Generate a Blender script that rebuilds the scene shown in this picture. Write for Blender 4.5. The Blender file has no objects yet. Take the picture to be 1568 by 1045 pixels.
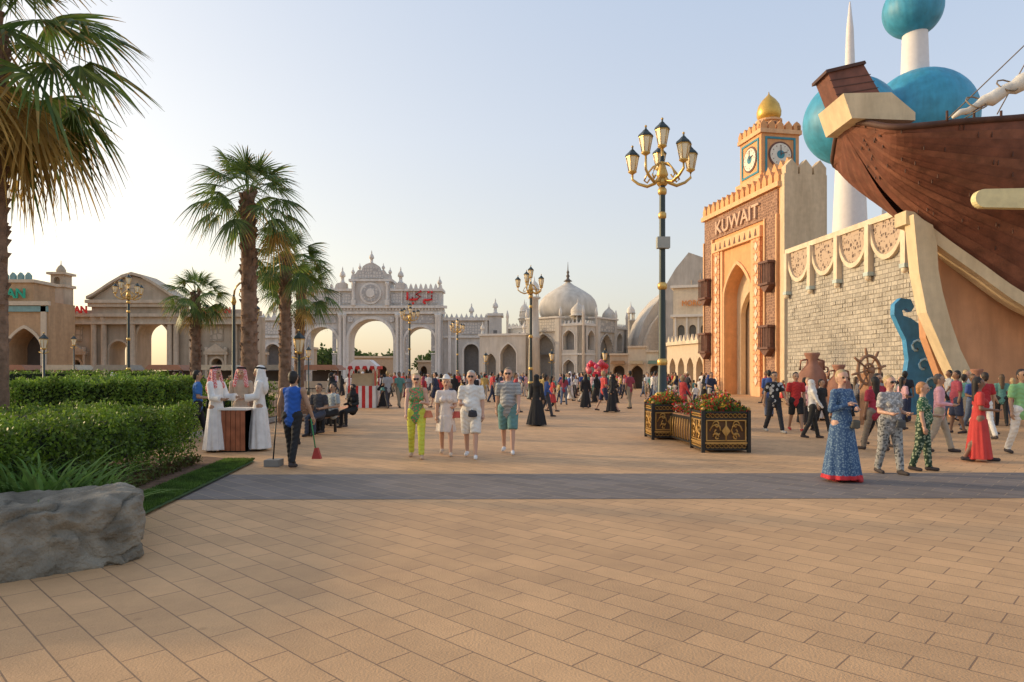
import bpy, math, random
import numpy as np
from mathutils import Vector, Matrix, noise
R=random.Random(7); rad=math.radians; NP=np.random.default_rng(5)
sc=bpy.context.scene
COL=sc.collection
# ---------------------------------------------------------------- materials
MC={}
def M(name,col,rough=.8,var=.12,scale=3.,bump=0.,bscale=25.,metal=0.,kind='noise',col2=None,bw=.6,bh=.3,mort=.02,rot=0,mcol=None,plane='XY',trans=0):
    if name in MC: return MC[name]
    m=bpy.data.materials.new(name); m.use_nodes=True; nt=m.node_tree; N=nt.nodes; L=nt.links
    bs=N['Principled BSDF']; bs.inputs['Roughness'].default_value=rough; bs.inputs['Metallic'].default_value=metal
    tc=N.new('ShaderNodeTexCoord'); c=tuple(col)
    lo=tuple(max(0,x*(1-var)) for x in c)+(1,); hi=tuple(min(1,x*(1+var)) for x in c)+(1,)
    if col2 and kind=='noise': lo=tuple(c)+(1,); hi=tuple(col2)+(1,)
    nz=N.new('ShaderNodeTexNoise'); nz.inputs['Scale'].default_value=scale; nz.inputs['Detail'].default_value=5
    L.new(tc.outputs['Object'],nz.inputs['Vector'])
    rp=N.new('ShaderNodeValToRGB'); rp.color_ramp.elements[0].color=lo; rp.color_ramp.elements[1].color=hi
    rp.color_ramp.elements[0].position=.3; rp.color_ramp.elements[1].position=.7
    L.new(nz.outputs['Fac'],rp.inputs['Fac']); out=rp.outputs['Color']; hsrc=None
    if kind=='noise' and bump>0 and not name.startswith('cloth'):
        # weathering: rain streaks and large blotches
        mp=N.new('ShaderNodeMapping'); mp.inputs['Scale'].default_value=(1.3,1.3,.22); L.new(tc.outputs['Object'],mp.inputs['Vector'])
        n5=N.new('ShaderNodeTexNoise'); n5.inputs['Scale'].default_value=1.1; n5.inputs['Detail'].default_value=8; n5.inputs['Roughness'].default_value=.65; L.new(mp.outputs[0],n5.inputs['Vector'])
        r5=N.new('ShaderNodeValToRGB'); r5.color_ramp.elements[0].color=(.76,.74,.71,1); r5.color_ramp.elements[1].color=(1.05,1.05,1.05,1); r5.color_ramp.elements[0].position=.32; r5.color_ramp.elements[1].position=.6
        L.new(n5.outputs['Fac'],r5.inputs['Fac']); m5=N.new('ShaderNodeMix'); m5.data_type='RGBA'; m5.blend_type='MULTIPLY'; m5.inputs[0].default_value=.8
        L.new(out,m5.inputs[6]); L.new(r5.outputs['Color'],m5.inputs[7]); out=m5.outputs[2]
    if kind=='brick':
        vec=tc.outputs['Object']
        if plane=='XZ':
            sp=N.new('ShaderNodeSeparateXYZ'); cb=N.new('ShaderNodeCombineXYZ'); L.new(vec,sp.inputs[0]); L.new(sp.outputs['X'],cb.inputs['X']); L.new(sp.outputs['Z'],cb.inputs['Y']); vec=cb.outputs[0]
        mp=N.new('ShaderNodeMapping'); mp.inputs['Rotation'].default_value=(0,0,rot); L.new(vec,mp.inputs['Vector'])
        bt=N.new('ShaderNodeTexBrick'); L.new(mp.outputs[0],bt.inputs['Vector'])
        bt.inputs['Scale'].default_value=1; bt.inputs['Brick Width'].default_value=bw; bt.inputs['Row Height'].default_value=bh
        bt.inputs['Mortar Size'].default_value=mort; bt.inputs['Mortar Smooth'].default_value=.3; bt.offset=.5; bt.inputs['Bias'].default_value=0
        bt.inputs['Color1'].default_value=lo; bt.inputs['Color2'].default_value=hi
        bt.inputs['Mortar'].default_value=tuple(mcol if mcol else [x*.5 for x in c])+(1,)
        mx=N.new('ShaderNodeMix'); mx.data_type='RGBA'; mx.blend_type='MULTIPLY'; mx.inputs[0].default_value=1
        r2=N.new('ShaderNodeValToRGB'); r2.color_ramp.elements[0].color=(.76,.74,.72,1); r2.color_ramp.elements[1].color=(1.1,1.09,1.07,1)
        r2.color_ramp.elements[0].position=.32; r2.color_ramp.elements[1].position=.62
        n3=N.new('ShaderNodeTexNoise'); n3.inputs['Scale'].default_value=.4; n3.inputs['Detail'].default_value=12; n3.inputs['Roughness'].default_value=.74
        L.new(tc.outputs['Object'],n3.inputs['Vector']); L.new(n3.outputs['Fac'],r2.inputs['Fac'])
        L.new(bt.outputs['Color'],mx.inputs[6]); L.new(r2.outputs['Color'],mx.inputs[7]); out=mx.outputs[2]; hsrc=bt.outputs['Fac']
        vs_=N.new('ShaderNodeTexVoronoi'); vs_.inputs['Scale'].default_value=1.7; L.new(tc.outputs['Object'],vs_.inputs['Vector'])
        r6=N.new('ShaderNodeValToRGB'); r6.color_ramp.elements[0].color=(.72,.7,.68,1); r6.color_ramp.elements[1].color=(1,1,1,1); r6.color_ramp.elements[0].position=.03; r6.color_ramp.elements[1].position=.06
        L.new(vs_.outputs['Distance'],r6.inputs['Fac']); m6=N.new('ShaderNodeMix'); m6.data_type='RGBA'; m6.blend_type='MULTIPLY'; m6.inputs[0].default_value=.7; L.new(out,m6.inputs[6]); L.new(r6.outputs['Color'],m6.inputs[7]); out=m6.outputs[2]
        r3=N.new('ShaderNodeMapRange'); r3.inputs['To Min'].default_value=rough-.15; r3.inputs['To Max'].default_value=min(1,rough+.15); L.new(n3.outputs['Fac'],r3.inputs['Value']); L.new(r3.outputs[0],bs.inputs['Roughness'])
    elif kind=='floral':
        v=N.new('ShaderNodeTexVoronoi'); v.inputs['Scale'].default_value=scale; L.new(tc.outputs['Object'],v.inputs['Vector'])
        r=N.new('ShaderNodeValToRGB'); r.color_ramp.interpolation='CONSTANT'; r.color_ramp.elements[0].color=tuple(col2)+(1,); r.color_ramp.elements[1].color=c+(1,); r.color_ramp.elements[1].position=.42
        L.new(v.outputs['Distance'],r.inputs['Fac']); out=r.outputs['Color']
    elif kind=='stripe':
        w=N.new('ShaderNodeTexWave'); w.bands_direction='Z'; w.inputs['Scale'].default_value=scale; w.inputs['Distortion'].default_value=.6; L.new(tc.outputs['Object'],w.inputs['Vector'])
        r=N.new('ShaderNodeValToRGB'); r.color_ramp.interpolation='CONSTANT'; r.color_ramp.elements[0].color=tuple(col2)+(1,); r.color_ramp.elements[1].color=c+(1,); r.color_ramp.elements[1].position=.5
        L.new(w.outputs['Fac'],r.inputs['Fac']); out=r.outputs['Color']
    elif kind=='lattice':
        v=N.new('ShaderNodeTexVoronoi'); v.feature='DISTANCE_TO_EDGE'; v.inputs['Scale'].default_value=scale; v.inputs['Randomness'].default_value=.35; L.new(tc.outputs['Object'],v.inputs['Vector'])
        r=N.new('ShaderNodeValToRGB'); r.color_ramp.elements[0].color=tuple(col2)+(1,); r.color_ramp.elements[1].color=c+(1,); r.color_ramp.elements[0].position=.08; r.color_ramp.elements[1].position=.14
        L.new(v.outputs['Distance'],r.inputs['Fac']); out=r.outputs['Color']; hsrc=v.outputs['Distance']
    elif kind=='leaf':
        g=N.new('ShaderNodeNewGeometry'); r=N.new('ShaderNodeValToRGB')
        r.color_ramp.elements[0].color=c+(1,); r.color_ramp.elements[1].color=tuple(col2)+(1,)
        L.new(g.outputs['Random Per Island'],r.inputs['Fac'])
        mx=N.new('ShaderNodeMix'); mx.data_type='RGBA'; mx.blend_type='MULTIPLY'; mx.inputs[0].default_value=1
        r2=N.new('ShaderNodeValToRGB'); r2.color_ramp.elements[0].color=(.6,.6,.6,1); r2.color_ramp.elements[1].color=(1.25,1.25,1.1,1); r2.color_ramp.elements[0].position=.35; r2.color_ramp.elements[1].position=.65
        L.new(nz.outputs['Fac'],r2.inputs['Fac']); L.new(r.outputs['Color'],mx.inputs[6]); L.new(r2.outputs['Color'],mx.inputs[7]); out=mx.outputs[2]
        tr=N.new('ShaderNodeBsdfTranslucent'); ms=N.new('ShaderNodeMixShader'); ms.inputs[0].default_value=.4
        L.new(out,tr.inputs['Color']); L.new(bs.outputs[0],ms.inputs[1]); L.new(tr.outputs[0],ms.inputs[2]); L.new(ms.outputs[0],N['Material Output'].inputs['Surface'])
    L.new(out,bs.inputs['Base Color'])
    if bump or hsrc:
        b=N.new('ShaderNodeBump'); nb=N.new('ShaderNodeTexNoise'); nb.inputs['Scale'].default_value=bscale; nb.inputs['Detail'].default_value=6
        L.new(tc.outputs['Object'],nb.inputs['Vector']); b.inputs['Strength'].default_value=max(bump,.25); b.inputs['Distance'].default_value=.03
        L.new(nb.outputs['Fac'],b.inputs['Height']); last=b
        if hsrc:
            b2=N.new('ShaderNodeBump'); b2.inputs['Strength'].default_value=.6; b2.inputs['Distance'].default_value=.02; b2.invert=(kind=='brick')
            L.new(hsrc,b2.inputs['Height']); L.new(b.outputs[0],b2.inputs['Normal']); last=b2
        L.new(last.outputs[0],bs.inputs['Normal'])
    MC[name]=m; return m
# ---------------------------------------------------------------- builder
def arz(cx,hw,zs,zt,kind,x):
    u=min(1,abs((x-cx)/hw))
    return zs+(zt-zs)*(math.sqrt(max(0,1-u*u)) if kind=='r' else max(0,1-u**1.25)**.6)
class B:
    def __init__(s,name,loc=(0,0,0),rot=0):
        s.name=name; s.loc=loc; s.rot=rot; s.P={}; s.T=Matrix.Identity(4)
    def add(s,part,mat,vs,fs,sm=False):
        p=s.P.setdefault(part,[[],[],[],[],[]]); o=len(p[0])
        p[0]+=[tuple(s.T@Vector(v)) for v in vs]; p[1]+=[[i+o for i in f] for f in fs]
        if mat not in p[2]: p[2].append(mat)
        k=p[2].index(mat); p[3]+=[k]*len(fs); p[4]+=[sm]*len(fs)
    def box(s,part,mat,x0,x1,y0,y1,z0,z1):
        s.add(part,mat,[(x0,y0,z0),(x1,y0,z0),(x1,y1,z0),(x0,y1,z0),(x0,y0,z1),(x1,y0,z1),(x1,y1,z1),(x0,y1,z1)],
          [(0,3,2,1),(4,5,6,7),(0,1,5,4),(1,2,6,5),(2,3,7,6),(3,0,4,7)])
    def prism(s,part,mat,pts,y0,y1):
        n=len(pts); vs=[(x,y0,z) for x,z in pts]+[(x,y1,z) for x,z in pts]
        s.add(part,mat,vs,[tuple(range(n)),tuple(range(2*n-1,n-1,-1))]+[(i,(i+1)%n+0,(i+1)%n+n,i+n)[::-1] for i in range(n)])
    def lathe(s,part,mat,c,prof,seg=20,sm=True,sx=1,ph=0):
        vs=[];fs=[]
        for r,z in prof:
            for i in range(seg):
                a=2*math.pi*(i+ph)/seg; vs.append((c[0]+r*math.cos(a)*sx,c[1]+r*math.sin(a),c[2]+z))
        for j in range(len(prof)-1):
            for i in range(seg):
                k=(i+1)%seg; fs.append((j*seg+i,j*seg+k,(j+1)*seg+k,(j+1)*seg+i))
        fs.append(tuple(range(seg-1,-1,-1))); fs.append(tuple((len(prof)-1)*seg+i for i in range(seg)))
        s.add(part,mat,vs,fs,sm)
    def tube(s,part,mat,pts,rr,seg=8,sm=True):
        pts=[Vector(p) for p in pts]; n=len(pts)
        if not isinstance(rr,(list,tuple)): rr=[rr]*n
        vs=[];fs=[]
        for j,p in enumerate(pts):
            d=(pts[min(j+1,n-1)]-pts[max(j-1,0)]).normalized()
            u=d.cross(Vector((.13,.21,1)) if abs(d.z)<.9 else Vector((1,.1,0))).normalized(); w=d.cross(u)
            for i in range(seg):
                a=2*math.pi*i/seg; vs.append(p+(u*math.cos(a)+w*math.sin(a))*rr[j])
        for j in range(n-1):
            for i in range(seg):
                k=(i+1)%seg; fs.append((j*seg+i,j*seg+k,(j+1)*seg+k,(j+1)*seg+i))
        fs.append(tuple(range(seg-1,-1,-1))); fs.append(tuple((n-1)*seg+i for i in range(seg)))
        s.add(part,mat,vs,fs,sm)
    def ball(s,part,mat,c,r,seg=14,sz=1):
        s.lathe(part,mat,c,[(r*math.sin(math.pi*k/10)+1e-4,-r*sz*math.cos(math.pi*k/10)) for k in range(11)],seg)
    def wall(s,part,mat,x0,x1,z0,z1,y0,y1,ops,n=14):
        x=x0
        for (cx,hw,zb,zs,zt,kd) in sorted(ops):
            s.box(part,mat,x,cx-hw,y0,y1,z0,z1)
            if zb>z0: s.box(part,mat,cx-hw,cx+hw,y0,y1,z0,zb)
            xs=[cx-hw*math.cos(math.pi*i/n) for i in range(n+1)]
            zz=[arz(cx,hw,zs,zt,kd,q) for q in xs]
            vs=[];fs=[]
            for q,z in zip(xs,zz): vs+=[(q,y0,z),(q,y0,z1),(q,y1,z),(q,y1,z1)]
            for i in range(n):
                a=4*i;b=a+4; fs+=[(a,b,b+1,a+1),(a+2,a+3,b+3,b+2),(a,a+2,b+2,b),(a+1,b+1,b+3,a+3)]
            s.add(part,mat,vs,fs); x=cx+hw
        s.box(part,mat,x,x1,y0,y1,z0,z1)
    def trim(s,part,mat,cx,hw,zb,zs,zt,kd,w,y0,y1,n=18):
        xs=[cx-hw*math.cos(math.pi*i/n) for i in range(n+1)]
        p=[(cx-hw,zb)]+[(q,arz(cx,hw,zs,zt,kd,q)) for q in xs]+[(cx+hw,zb)]
        xo=[cx-(hw+w)*math.cos(math.pi*i/n) for i in range(n+1)]
        o=[(cx-hw-w,zb)]+[(q,arz(cx,hw+w,zs,zt+w,kd,q)) for q in xo]+[(cx+hw+w,zb)]
        vs=[];fs=[]
        for a,b in zip(p,o): vs+=[(a[0],y0,a[1]),(b[0],y0,b[1]),(a[0],y1,a[1]),(b[0],y1,b[1])]
        for i in range(len(p)-1):
            a=4*i;b=a+4; fs+=[(a,a+1,b+1,b),(a,b,b+2,a+2),(a+1,a+3,b+3,b+1)]
        s.add(part,mat,vs,fs)
    def text(s,part,mat,t,size,x,y,z,ext=.05,sx=1,bold=0):
        cu=bpy.data.curves.new('t','FONT'); cu.body=t; cu.size=size; cu.extrude=ext; cu.offset=bold; cu.align_x='CENTER'
        o=bpy.data.objects.new('t',cu); COL.objects.link(o); dg=bpy.context.evaluated_depsgraph_get()
        me=bpy.data.meshes.new_from_object(o.evaluated_get(dg))
        s.add(part,mat,[(x+v.co.x*sx,y-v.co.z,z+v.co.y) for v in me.vertices],[tuple(p.vertices) for p in me.polygons])
        bpy.data.objects.remove(o)
    def done(s):
        objs=[]
        for part,(v,f,ms,mi,sm) in s.P.items():
            me=bpy.data.meshes.new(part); me.from_pydata([tuple(q) for q in v],[],f)
            for m in ms: me.materials.append(m)
            me.polygons.foreach_set('material_index',mi); me.polygons.foreach_set('use_smooth',sm); me.update()
            objs.append((part,me))
        if len(objs)==1:
            o=bpy.data.objects.new(s.name,objs[0][1]); COL.objects.link(o); o.location=s.loc; o.rotation_euler=(0,0,s.rot); return o
        e=bpy.data.objects.new(s.name,None); COL.objects.link(e); e.location=s.loc; e.rotation_euler=(0,0,s.rot); e.empty_display_size=.3
        for part,me in objs:
            o=bpy.data.objects.new(part,me); COL.objects.link(o); o.parent=e
        return e
def npmesh(name,V,F,mats,mi=None,link=True):
    me=bpy.data.meshes.new(name); k=F.shape[1]
    me.vertices.add(len(V)); me.vertices.foreach_set('co',V.astype(np.float32).ravel())
    me.loops.add(F.size); me.loops.foreach_set('vertex_index',F.astype(np.int32).ravel())
    me.polygons.add(len(F)); me.polygons.foreach_set('loop_start',np.arange(0,F.size,k,dtype=np.int32)); 
    for m in mats: me.materials.append(m)
    if mi is not None: me.polygons.foreach_set('material_index',mi.astype(np.int32))
    me.update(calc_edges=True); me.validate()
    if not link: return me
    o=bpy.data.objects.new(name,me); COL.objects.link(o); return o
def leafmesh(pts,size,asp=.5,up=.3):
    n=len(pts); d=NP.normal(size=(n,3)); d[:,2]+=up; d/=np.linalg.norm(d,axis=1)[:,None]
    u=np.cross(d,NP.normal(size=(n,3))); u/=np.linalg.norm(u,axis=1)[:,None]
    s=(size*(.6+.8*NP.random(n)))[:,None]
    V=np.stack([pts,pts+d*s*.5+u*s*asp*.5,pts+d*s,pts+d*s*.5-u*s*asp*.5],1).reshape(-1,3)
    return V,np.arange(4*n).reshape(n,4)
def child(parent,name,me):
    o=bpy.data.objects.new(name,me); COL.objects.link(o); o.parent=parent; return o

# ---------------------------------------------------------------- ground
pav=M('paving',(.60,.365,.185),rough=.72,var=.085,kind='brick',bw=.54,bh=.25,mort=.0055,rot=rad(44),mcol=(.29,.175,.10),bump=.3,bscale=60)
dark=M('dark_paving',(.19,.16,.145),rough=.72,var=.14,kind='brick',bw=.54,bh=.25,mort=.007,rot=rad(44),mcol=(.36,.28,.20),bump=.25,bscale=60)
b=B('ground'); b.add('g',pav,[(-900,-60,0),(900,-60,0),(900,1500,0),(-900,1500,0)],[(0,1,2,3)]); b.done()
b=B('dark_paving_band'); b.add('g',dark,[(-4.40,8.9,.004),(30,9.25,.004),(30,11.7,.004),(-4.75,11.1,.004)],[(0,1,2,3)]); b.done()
soil=M('soil',(.17,.095,.055),rough=1,var=.4,scale=9,bump=1,bscale=14)
lawnm=M('lawn_base',(.05,.09,.02),rough=1,var=.4,scale=20)
b=B('planting_bed'); b.add('g',soil,[(-4.6,4.2,.02),(-4.65,7.6,.02),(-5.05,12.9,.02),(-6,13.4,.02),(-30,13.4,.02),(-30,4.2,.02)],[(0,1,2,3,4,5)]); b.done()
b=B('lawn_strip'); b.add('g',lawnm,[(-4.15,7.2,.03),(-4.75,12.6,.03),(-5.0,12.95,.03),(-5.35,12.5,.03),(-4.9,9.4,.03),(-4.7,7.0,.03)],[(0,1,2,3,4,5)]); e=b.done()
n=30000; t=NP.random(n); y=7.1+t*5.7; x0=-4.72-.11*(y-7.1); x=x0+NP.random(n)*.55-.02
grassm=M('grass_blades',(.07,.14,.02),kind='leaf',col2=(.14,.24,.045),scale=3,rough=.7)
V,F=leafmesh(np.stack([x,y,np.full(n,.03)],1),.045,.18,3.0); o=npmesh('grass',V,F,[grassm]); o.parent=e
b=B('garden_bed'); b.add('g',soil,[(-60,14.2,.02),(-8.2,14.2,.02),(-7.6,30,.02),(-12,46,.02),(-60,46,.02)],[(0,1,2,3,4)])
kb=M('kerb_stone',(.42,.38,.33),bump=.3)
b.box('kerb',kb,-8.2,-8.05,14.2,30,0,.14); b.done()
# ---------------------------------------------------------------- hedges
leafA=M('hedge_leaf',(.06,.12,.015),kind='leaf',col2=(.22,.34,.04),scale=2.5,rough=.5)
leafB=M('hedge_leaf_bright',(.10,.20,.03),kind='leaf',col2=(.28,.42,.06),scale=2.5,rough=.55)
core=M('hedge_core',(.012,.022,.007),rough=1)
twig=M('twig',(.10,.07,.045),rough=1)
def hedge(name,poly,z0,z1,n,size,mat,seed=0):
    P=[np.array(p) for p in poly]
    def bil(u,v): return ((1-u)*(1-v))[:,None]*P[0]+(u*(1-v))[:,None]*P[1]+(u*v)[:,None]*P[2]+((1-u)*v)[:,None]*P[3]
    m=n; u=NP.random(m);v=NP.random(m);w=NP.random(m)
    d=np.abs(NP.normal(size=m))*.035
    f=NP.integers(0,6,m)
    u=np.where(f==0,d,np.where(f==1,1-d,u)); v=np.where(f==2,d*1.2,np.where(f==3,1-d*1.2,v)); w=np.where(f>=4,1-d*1.5+.05*(NP.random(m)-.3),w**.8)
    xy=bil(u,v); bumpz=.05*np.sin(xy[:,0]*3.1+seed)+.05*np.sin(xy[:,1]*4.3)+.03*np.sin(xy[:,0]*9+xy[:,1]*7)
    off=NP.normal(size=(m,2))*.03+np.stack([.06*np.sin(xy[:,1]*5+w*4)+.04*np.sin(xy[:,1]*11-w*9),.04*np.sin(xy[:,0]*6)],1)
    pts=np.concatenate([xy+off,(z0+w*(z1-z0)+bumpz*w)[:,None]],1)
    k=m//25; pts[:k,2]+=NP.random(k)*.08
    V,F=leafmesh(pts,size,.55,.5)
    e=bpy.data.objects.new(name,None); COL.objects.link(e)
    child(e,'leaves',npmesh('leaves',V,F,[mat],link=False))
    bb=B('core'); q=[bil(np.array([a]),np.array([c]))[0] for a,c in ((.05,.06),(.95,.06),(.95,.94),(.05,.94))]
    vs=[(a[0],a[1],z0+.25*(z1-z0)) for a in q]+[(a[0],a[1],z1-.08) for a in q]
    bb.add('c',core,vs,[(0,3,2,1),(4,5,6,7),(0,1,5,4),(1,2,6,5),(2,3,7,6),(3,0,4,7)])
    for k in range(int(60)):
        pp=bil(NP.random(1),NP.random(1)*.9+.05)[0]; bb.tube('s',twig,[(pp[0],pp[1],0),(pp[0]+R.uniform(-.08,.08),pp[1]+R.uniform(-.08,.08),z0+.45*(z1-z0))],.01,4)
    o=bb.done(); 
    o.parent=e; return e
hedge('hedge',[(-7.6,4.7),(-5.15,5.4),(-5.75,12.5),(-15,12.8)],.12,1.04,90000,.052,leafA)
hedge('hedge',[(-11.4,15.3),(-8.35,15.3),(-8.35,18.5),(-11.6,18.5)],.05,1.48,30000,.07,leafB,2)
hedge('hedge',[(-22,15.5),(-12.2,15.2),(-12.3,17),(-23,17)],.0,1.12,14000,.08,leafB,2)
hedge('hedge',[(-26,26),(-14,25),(-14,27),(-26,28)],.0,1.35,9000,.1,leafA,3)
hedge('hedge',[(-12.5,22),(-9.2,22),(-9,26),(-12.5,26)],.0,1.3,7000,.1,leafA,3)
hedge('hedge',[(-50,44),(-22,42),(-22,44),(-50,46)],.0,1.7,9000,.16,leafA,3)
n=2600; y=7.2+NP.random(n)*5.2; x=-5.0-.12*(y-7.2)-NP.random(n)*.25
V,F=leafmesh(np.stack([x,y,.03+NP.random(n)*.12],1),.06,.5,.8); npmesh('ground_cover_plants',V,F,[M('red_green_leaf',(.12,.045,.025),kind='leaf',col2=(.12,.18,.04))])
def strap_plant(name,c,nl,L,mat):
    V=[];F=[]
    for i in range(nl):
        a=R.uniform(0,6.28); el=R.uniform(.6,1.45); l=L*R.uniform(.6,1.1); d=Vector((math.cos(a),math.sin(a),0)); s=Vector((-d.y,d.x,0)); w=.026
        o=len(V); base=Vector(c)+d*R.uniform(0,.1)
        for k in range(6):
            t=k/5; p=base+d*(l*t*math.cos(el)+l*.25*t*t)+Vector((0,0,l*t*math.sin(el)-l*.3*t**3)); ww=w*(1-t**2)+.001
            V+=[tuple(p-s*ww),tuple(p+s*ww)]
        F+=[(o+2*k,o+2*k+1,o+2*k+3,o+2*k+2) for k in range(5)]
    return npmesh(name,np.array(V),np.array(F),[mat])
lil=M('strap_leaf',(.12,.24,.05),kind='leaf',col2=(.26,.40,.10))
for i,(x,y,l) in enumerate([(-4.78,6.95,1.15),(-5.1,7.1,1.25),(-4.5,7.15,.95),(-4.95,7.5,1.15),(-5.3,7.3,1.25),(-4.62,7.6,.8)]): strap_plant('lily_plant',(x,y,.03),46,l,lil)
# ---------------------------------------------------------------- rock
import bmesh
def rock():
    bm=bmesh.new(); bmesh.ops.create_cube(bm,size=2); bmesh.ops.subdivide_edges(bm,edges=bm.edges,cuts=70,use_grid_fill=True)
    for v in bm.verts:
        p=v.co.copy(); q=p.normalized()
        k=.26; c=Vector([max(-1+k,min(1-k,a)) for a in p]); d=(p-c); 
        if d.length>0: p=c+d.normalized()*k
        p=Vector((p.x*1.25,p.y*.68,p.z*.30))
        n1=noise.fractal(p*1.1+Vector((3,1,2)),1,2,4); n2=noise.ridged_multi_fractal(p*2.3,1,2,4,1,2); n3=noise.fractal(p*9,1,2,3)
        nn=q; p+=nn*(n1*.09)+nn*(n2-1.0)*.04+nn*n3*.025
        cr=abs(noise.noise(p*1.9+Vector((7,0,3)))); 
        if cr<.05: p-=nn*(.05-cr)*1.3
        v.co=p
    me=bpy.data.meshes.new('rock'); bm.to_mesh(me); bm.free()
    for p in me.polygons: p.use_smooth=True
    m=M('rock_stone',(.125,.11,.085),rough=.9,var=.0,scale=4,bump=1,bscale=30,col2=(.35,.31,.245)); me.materials.append(m)
    o=bpy.data.objects.new('boulder',me); COL.objects.link(o); o.location=(-4.65,5.8,.26); o.rotation_euler=(0,0,rad(36)); return o
rock()
# ---------------------------------------------------------------- palms
plf=M('palm_leaf',(.055,.115,.028),kind='leaf',col2=(.18,.255,.065),scale=1.5,rough=.45)
pld=M('palm_leaf_dry',(.32,.20,.06),kind='leaf',col2=(.55,.38,.13),scale=2,rough=.8)
bark=M('palm_bark',(.24,.15,.10),rough=1,var=.35,scale=6,bump=1,bscale=16)
def palm(loc,H,cr,nl,tr,seed,elmin=-70,dry=.12,lean=(0,0)):
    r=random.Random(seed); V=[];F=[];MI=[]
    top=Vector((lean[0],lean[1],H))
    for i in range(nl):
        f=i/nl; az=i*2.39996+r.uniform(-.2,.2); el=rad(82-(82-elmin)*f**.9+r.uniform(-8,8))
        d=Vector((math.cos(az)*math.cos(el),math.sin(az)*math.cos(el),math.sin(el)))
        Lp=cr*(.42+.16*r.random())*(1 if f>.15 else .75); Lb=cr*(.42+.10*r.random()); base=top+Vector((0,0,-.3*f*cr*.5))+Vector((d.x,d.y,0))*tr*.8
        P=[]; 
        for k in range(4):
            t=k/3; P.append(base+d*Lp*t+Vector((0,0,-.18*Lp*t*t)))
        ax=(P[3]-P[2]).normalized(); side=ax.cross(Vector((0,0,1)))
        if side.length<.05: side=Vector((1,0,0))
        side.normalize(); nr=side.cross(ax).normalized()
        tw=r.uniform(-.7,.7); side=(side*math.cos(tw)+nr*math.sin(tw)).normalized(); nr=side.cross(ax)
        mi=1 if (f>1-dry and r.random()<.8) else 0
        o=len(V)
        for k in range(4):
            for q in (-1,1): V.append(P[k]+side*q*.02)
        for k in range(3): F.append((o+2*k,o+2*k+1,o+2*k+3,o+2*k+2)); MI.append(mi)
        ns=28; dph=rad(200)/ns; droop=.25+.45*r.random()+(.25 if f>.6 else 0)
        for j in range(ns):
            ph=-rad(100)+(j+.5)*dph; dr=ax*math.cos(ph)+side*math.sin(ph)-nr*.3*abs(math.sin(ph)); l=Lb*(.72+.28*math.cos(ph))*r.uniform(.85,1.12)
            sd=(-ax*math.sin(ph)+side*math.cos(ph)); o=len(V)
            for t in (0,.3,.5,.7,.88,1):
                p=P[3]+dr*l*t+Vector((0,0,-1))*l*droop*max(0,t-.3)**1.7
                w=l*t*math.tan(dph/2)*1.02 if t<.45 else l*.45*math.tan(dph/2)*max(.03,(1-t)/.55)**.9*.85
                fold=nr*w*.6*(1 if j%2 else -1)
                V.append(p-sd*(w+.002)-fold); V.append(p+sd*(w+.002)+fold)
            for k in range(5): F.append((o+2*k,o+2*k+1,o+2*k+3,o+2*k+2)); MI.append(1 if (mi or (k>=3 and r.random()<(.25+dry))) else 0)
    e=bpy.data.objects.new('palm_tree',None); COL.objects.link(e); e.location=loc
    child(e,'fronds',npmesh('fronds',np.array([tuple(v) for v in V]),np.array(F),[plf,pld],np.array(MI),link=False))
    bb=B('trunk'); pts=[];rr=[]
    for k in range(40):
        t=k/39; pts.append((lean[0]*t**1.5,lean[1]*t**1.5,t*(H-.1))); rr.append(tr*(1.25-.35*t+ (.35*math.exp(-t*18)))*(1+.05*(k%2)))
    bb.tube('t',bark,pts,rr,14)
    for k in range(int(H*22)):
        t=r.uniform(.12,1)**.6; z=t*(H-.15); a=r.uniform(0,6.28); c=Vector((lean[0]*t**1.5,lean[1]*t**1.5,z)); d=Vector((math.cos(a),math.sin(a),0)); s=Vector((-d.y,d.x,0)); w=tr*.35; l=tr*(.5+.9*t)
        R0=tr*(1.2-.35*t)
        bb.add('t',bark,[c+d*R0*.85-s*w,c+d*R0*.85+s*w,c+d*(R0+l*.4)+s*w*.5+Vector((0,0,l)),c+d*(R0+l*.4)-s*w*.5+Vector((0,0,l)),c+d*R0*.8+Vector((0,0,l*1.1))],[(0,1,2,3),(1,4,2),(0,3,4),(2,4,3)])
    o=bb.done(); o.parent=e
palm((-8.28,10.9,0),7.3,2.4,56,.17,3,-78,.22)
palm((-7.3,19,0),6.75,1.75,38,.19,4,-38,.03,(-.05,0))
palm((-8.0,24,0),5.8,1.6,32,.17,5,-40,.03,(.05,0))
palm((-8.75,28,0),5.3,1.7,32,.17,6,-50,.05,(.1,0))
palm((-13.9,30,0),5.25,1.55,36,.19,7,-60,.05)
palm((-9.9,30,0),6.3,1.3,28,.16,8,-40,.05)
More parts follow.
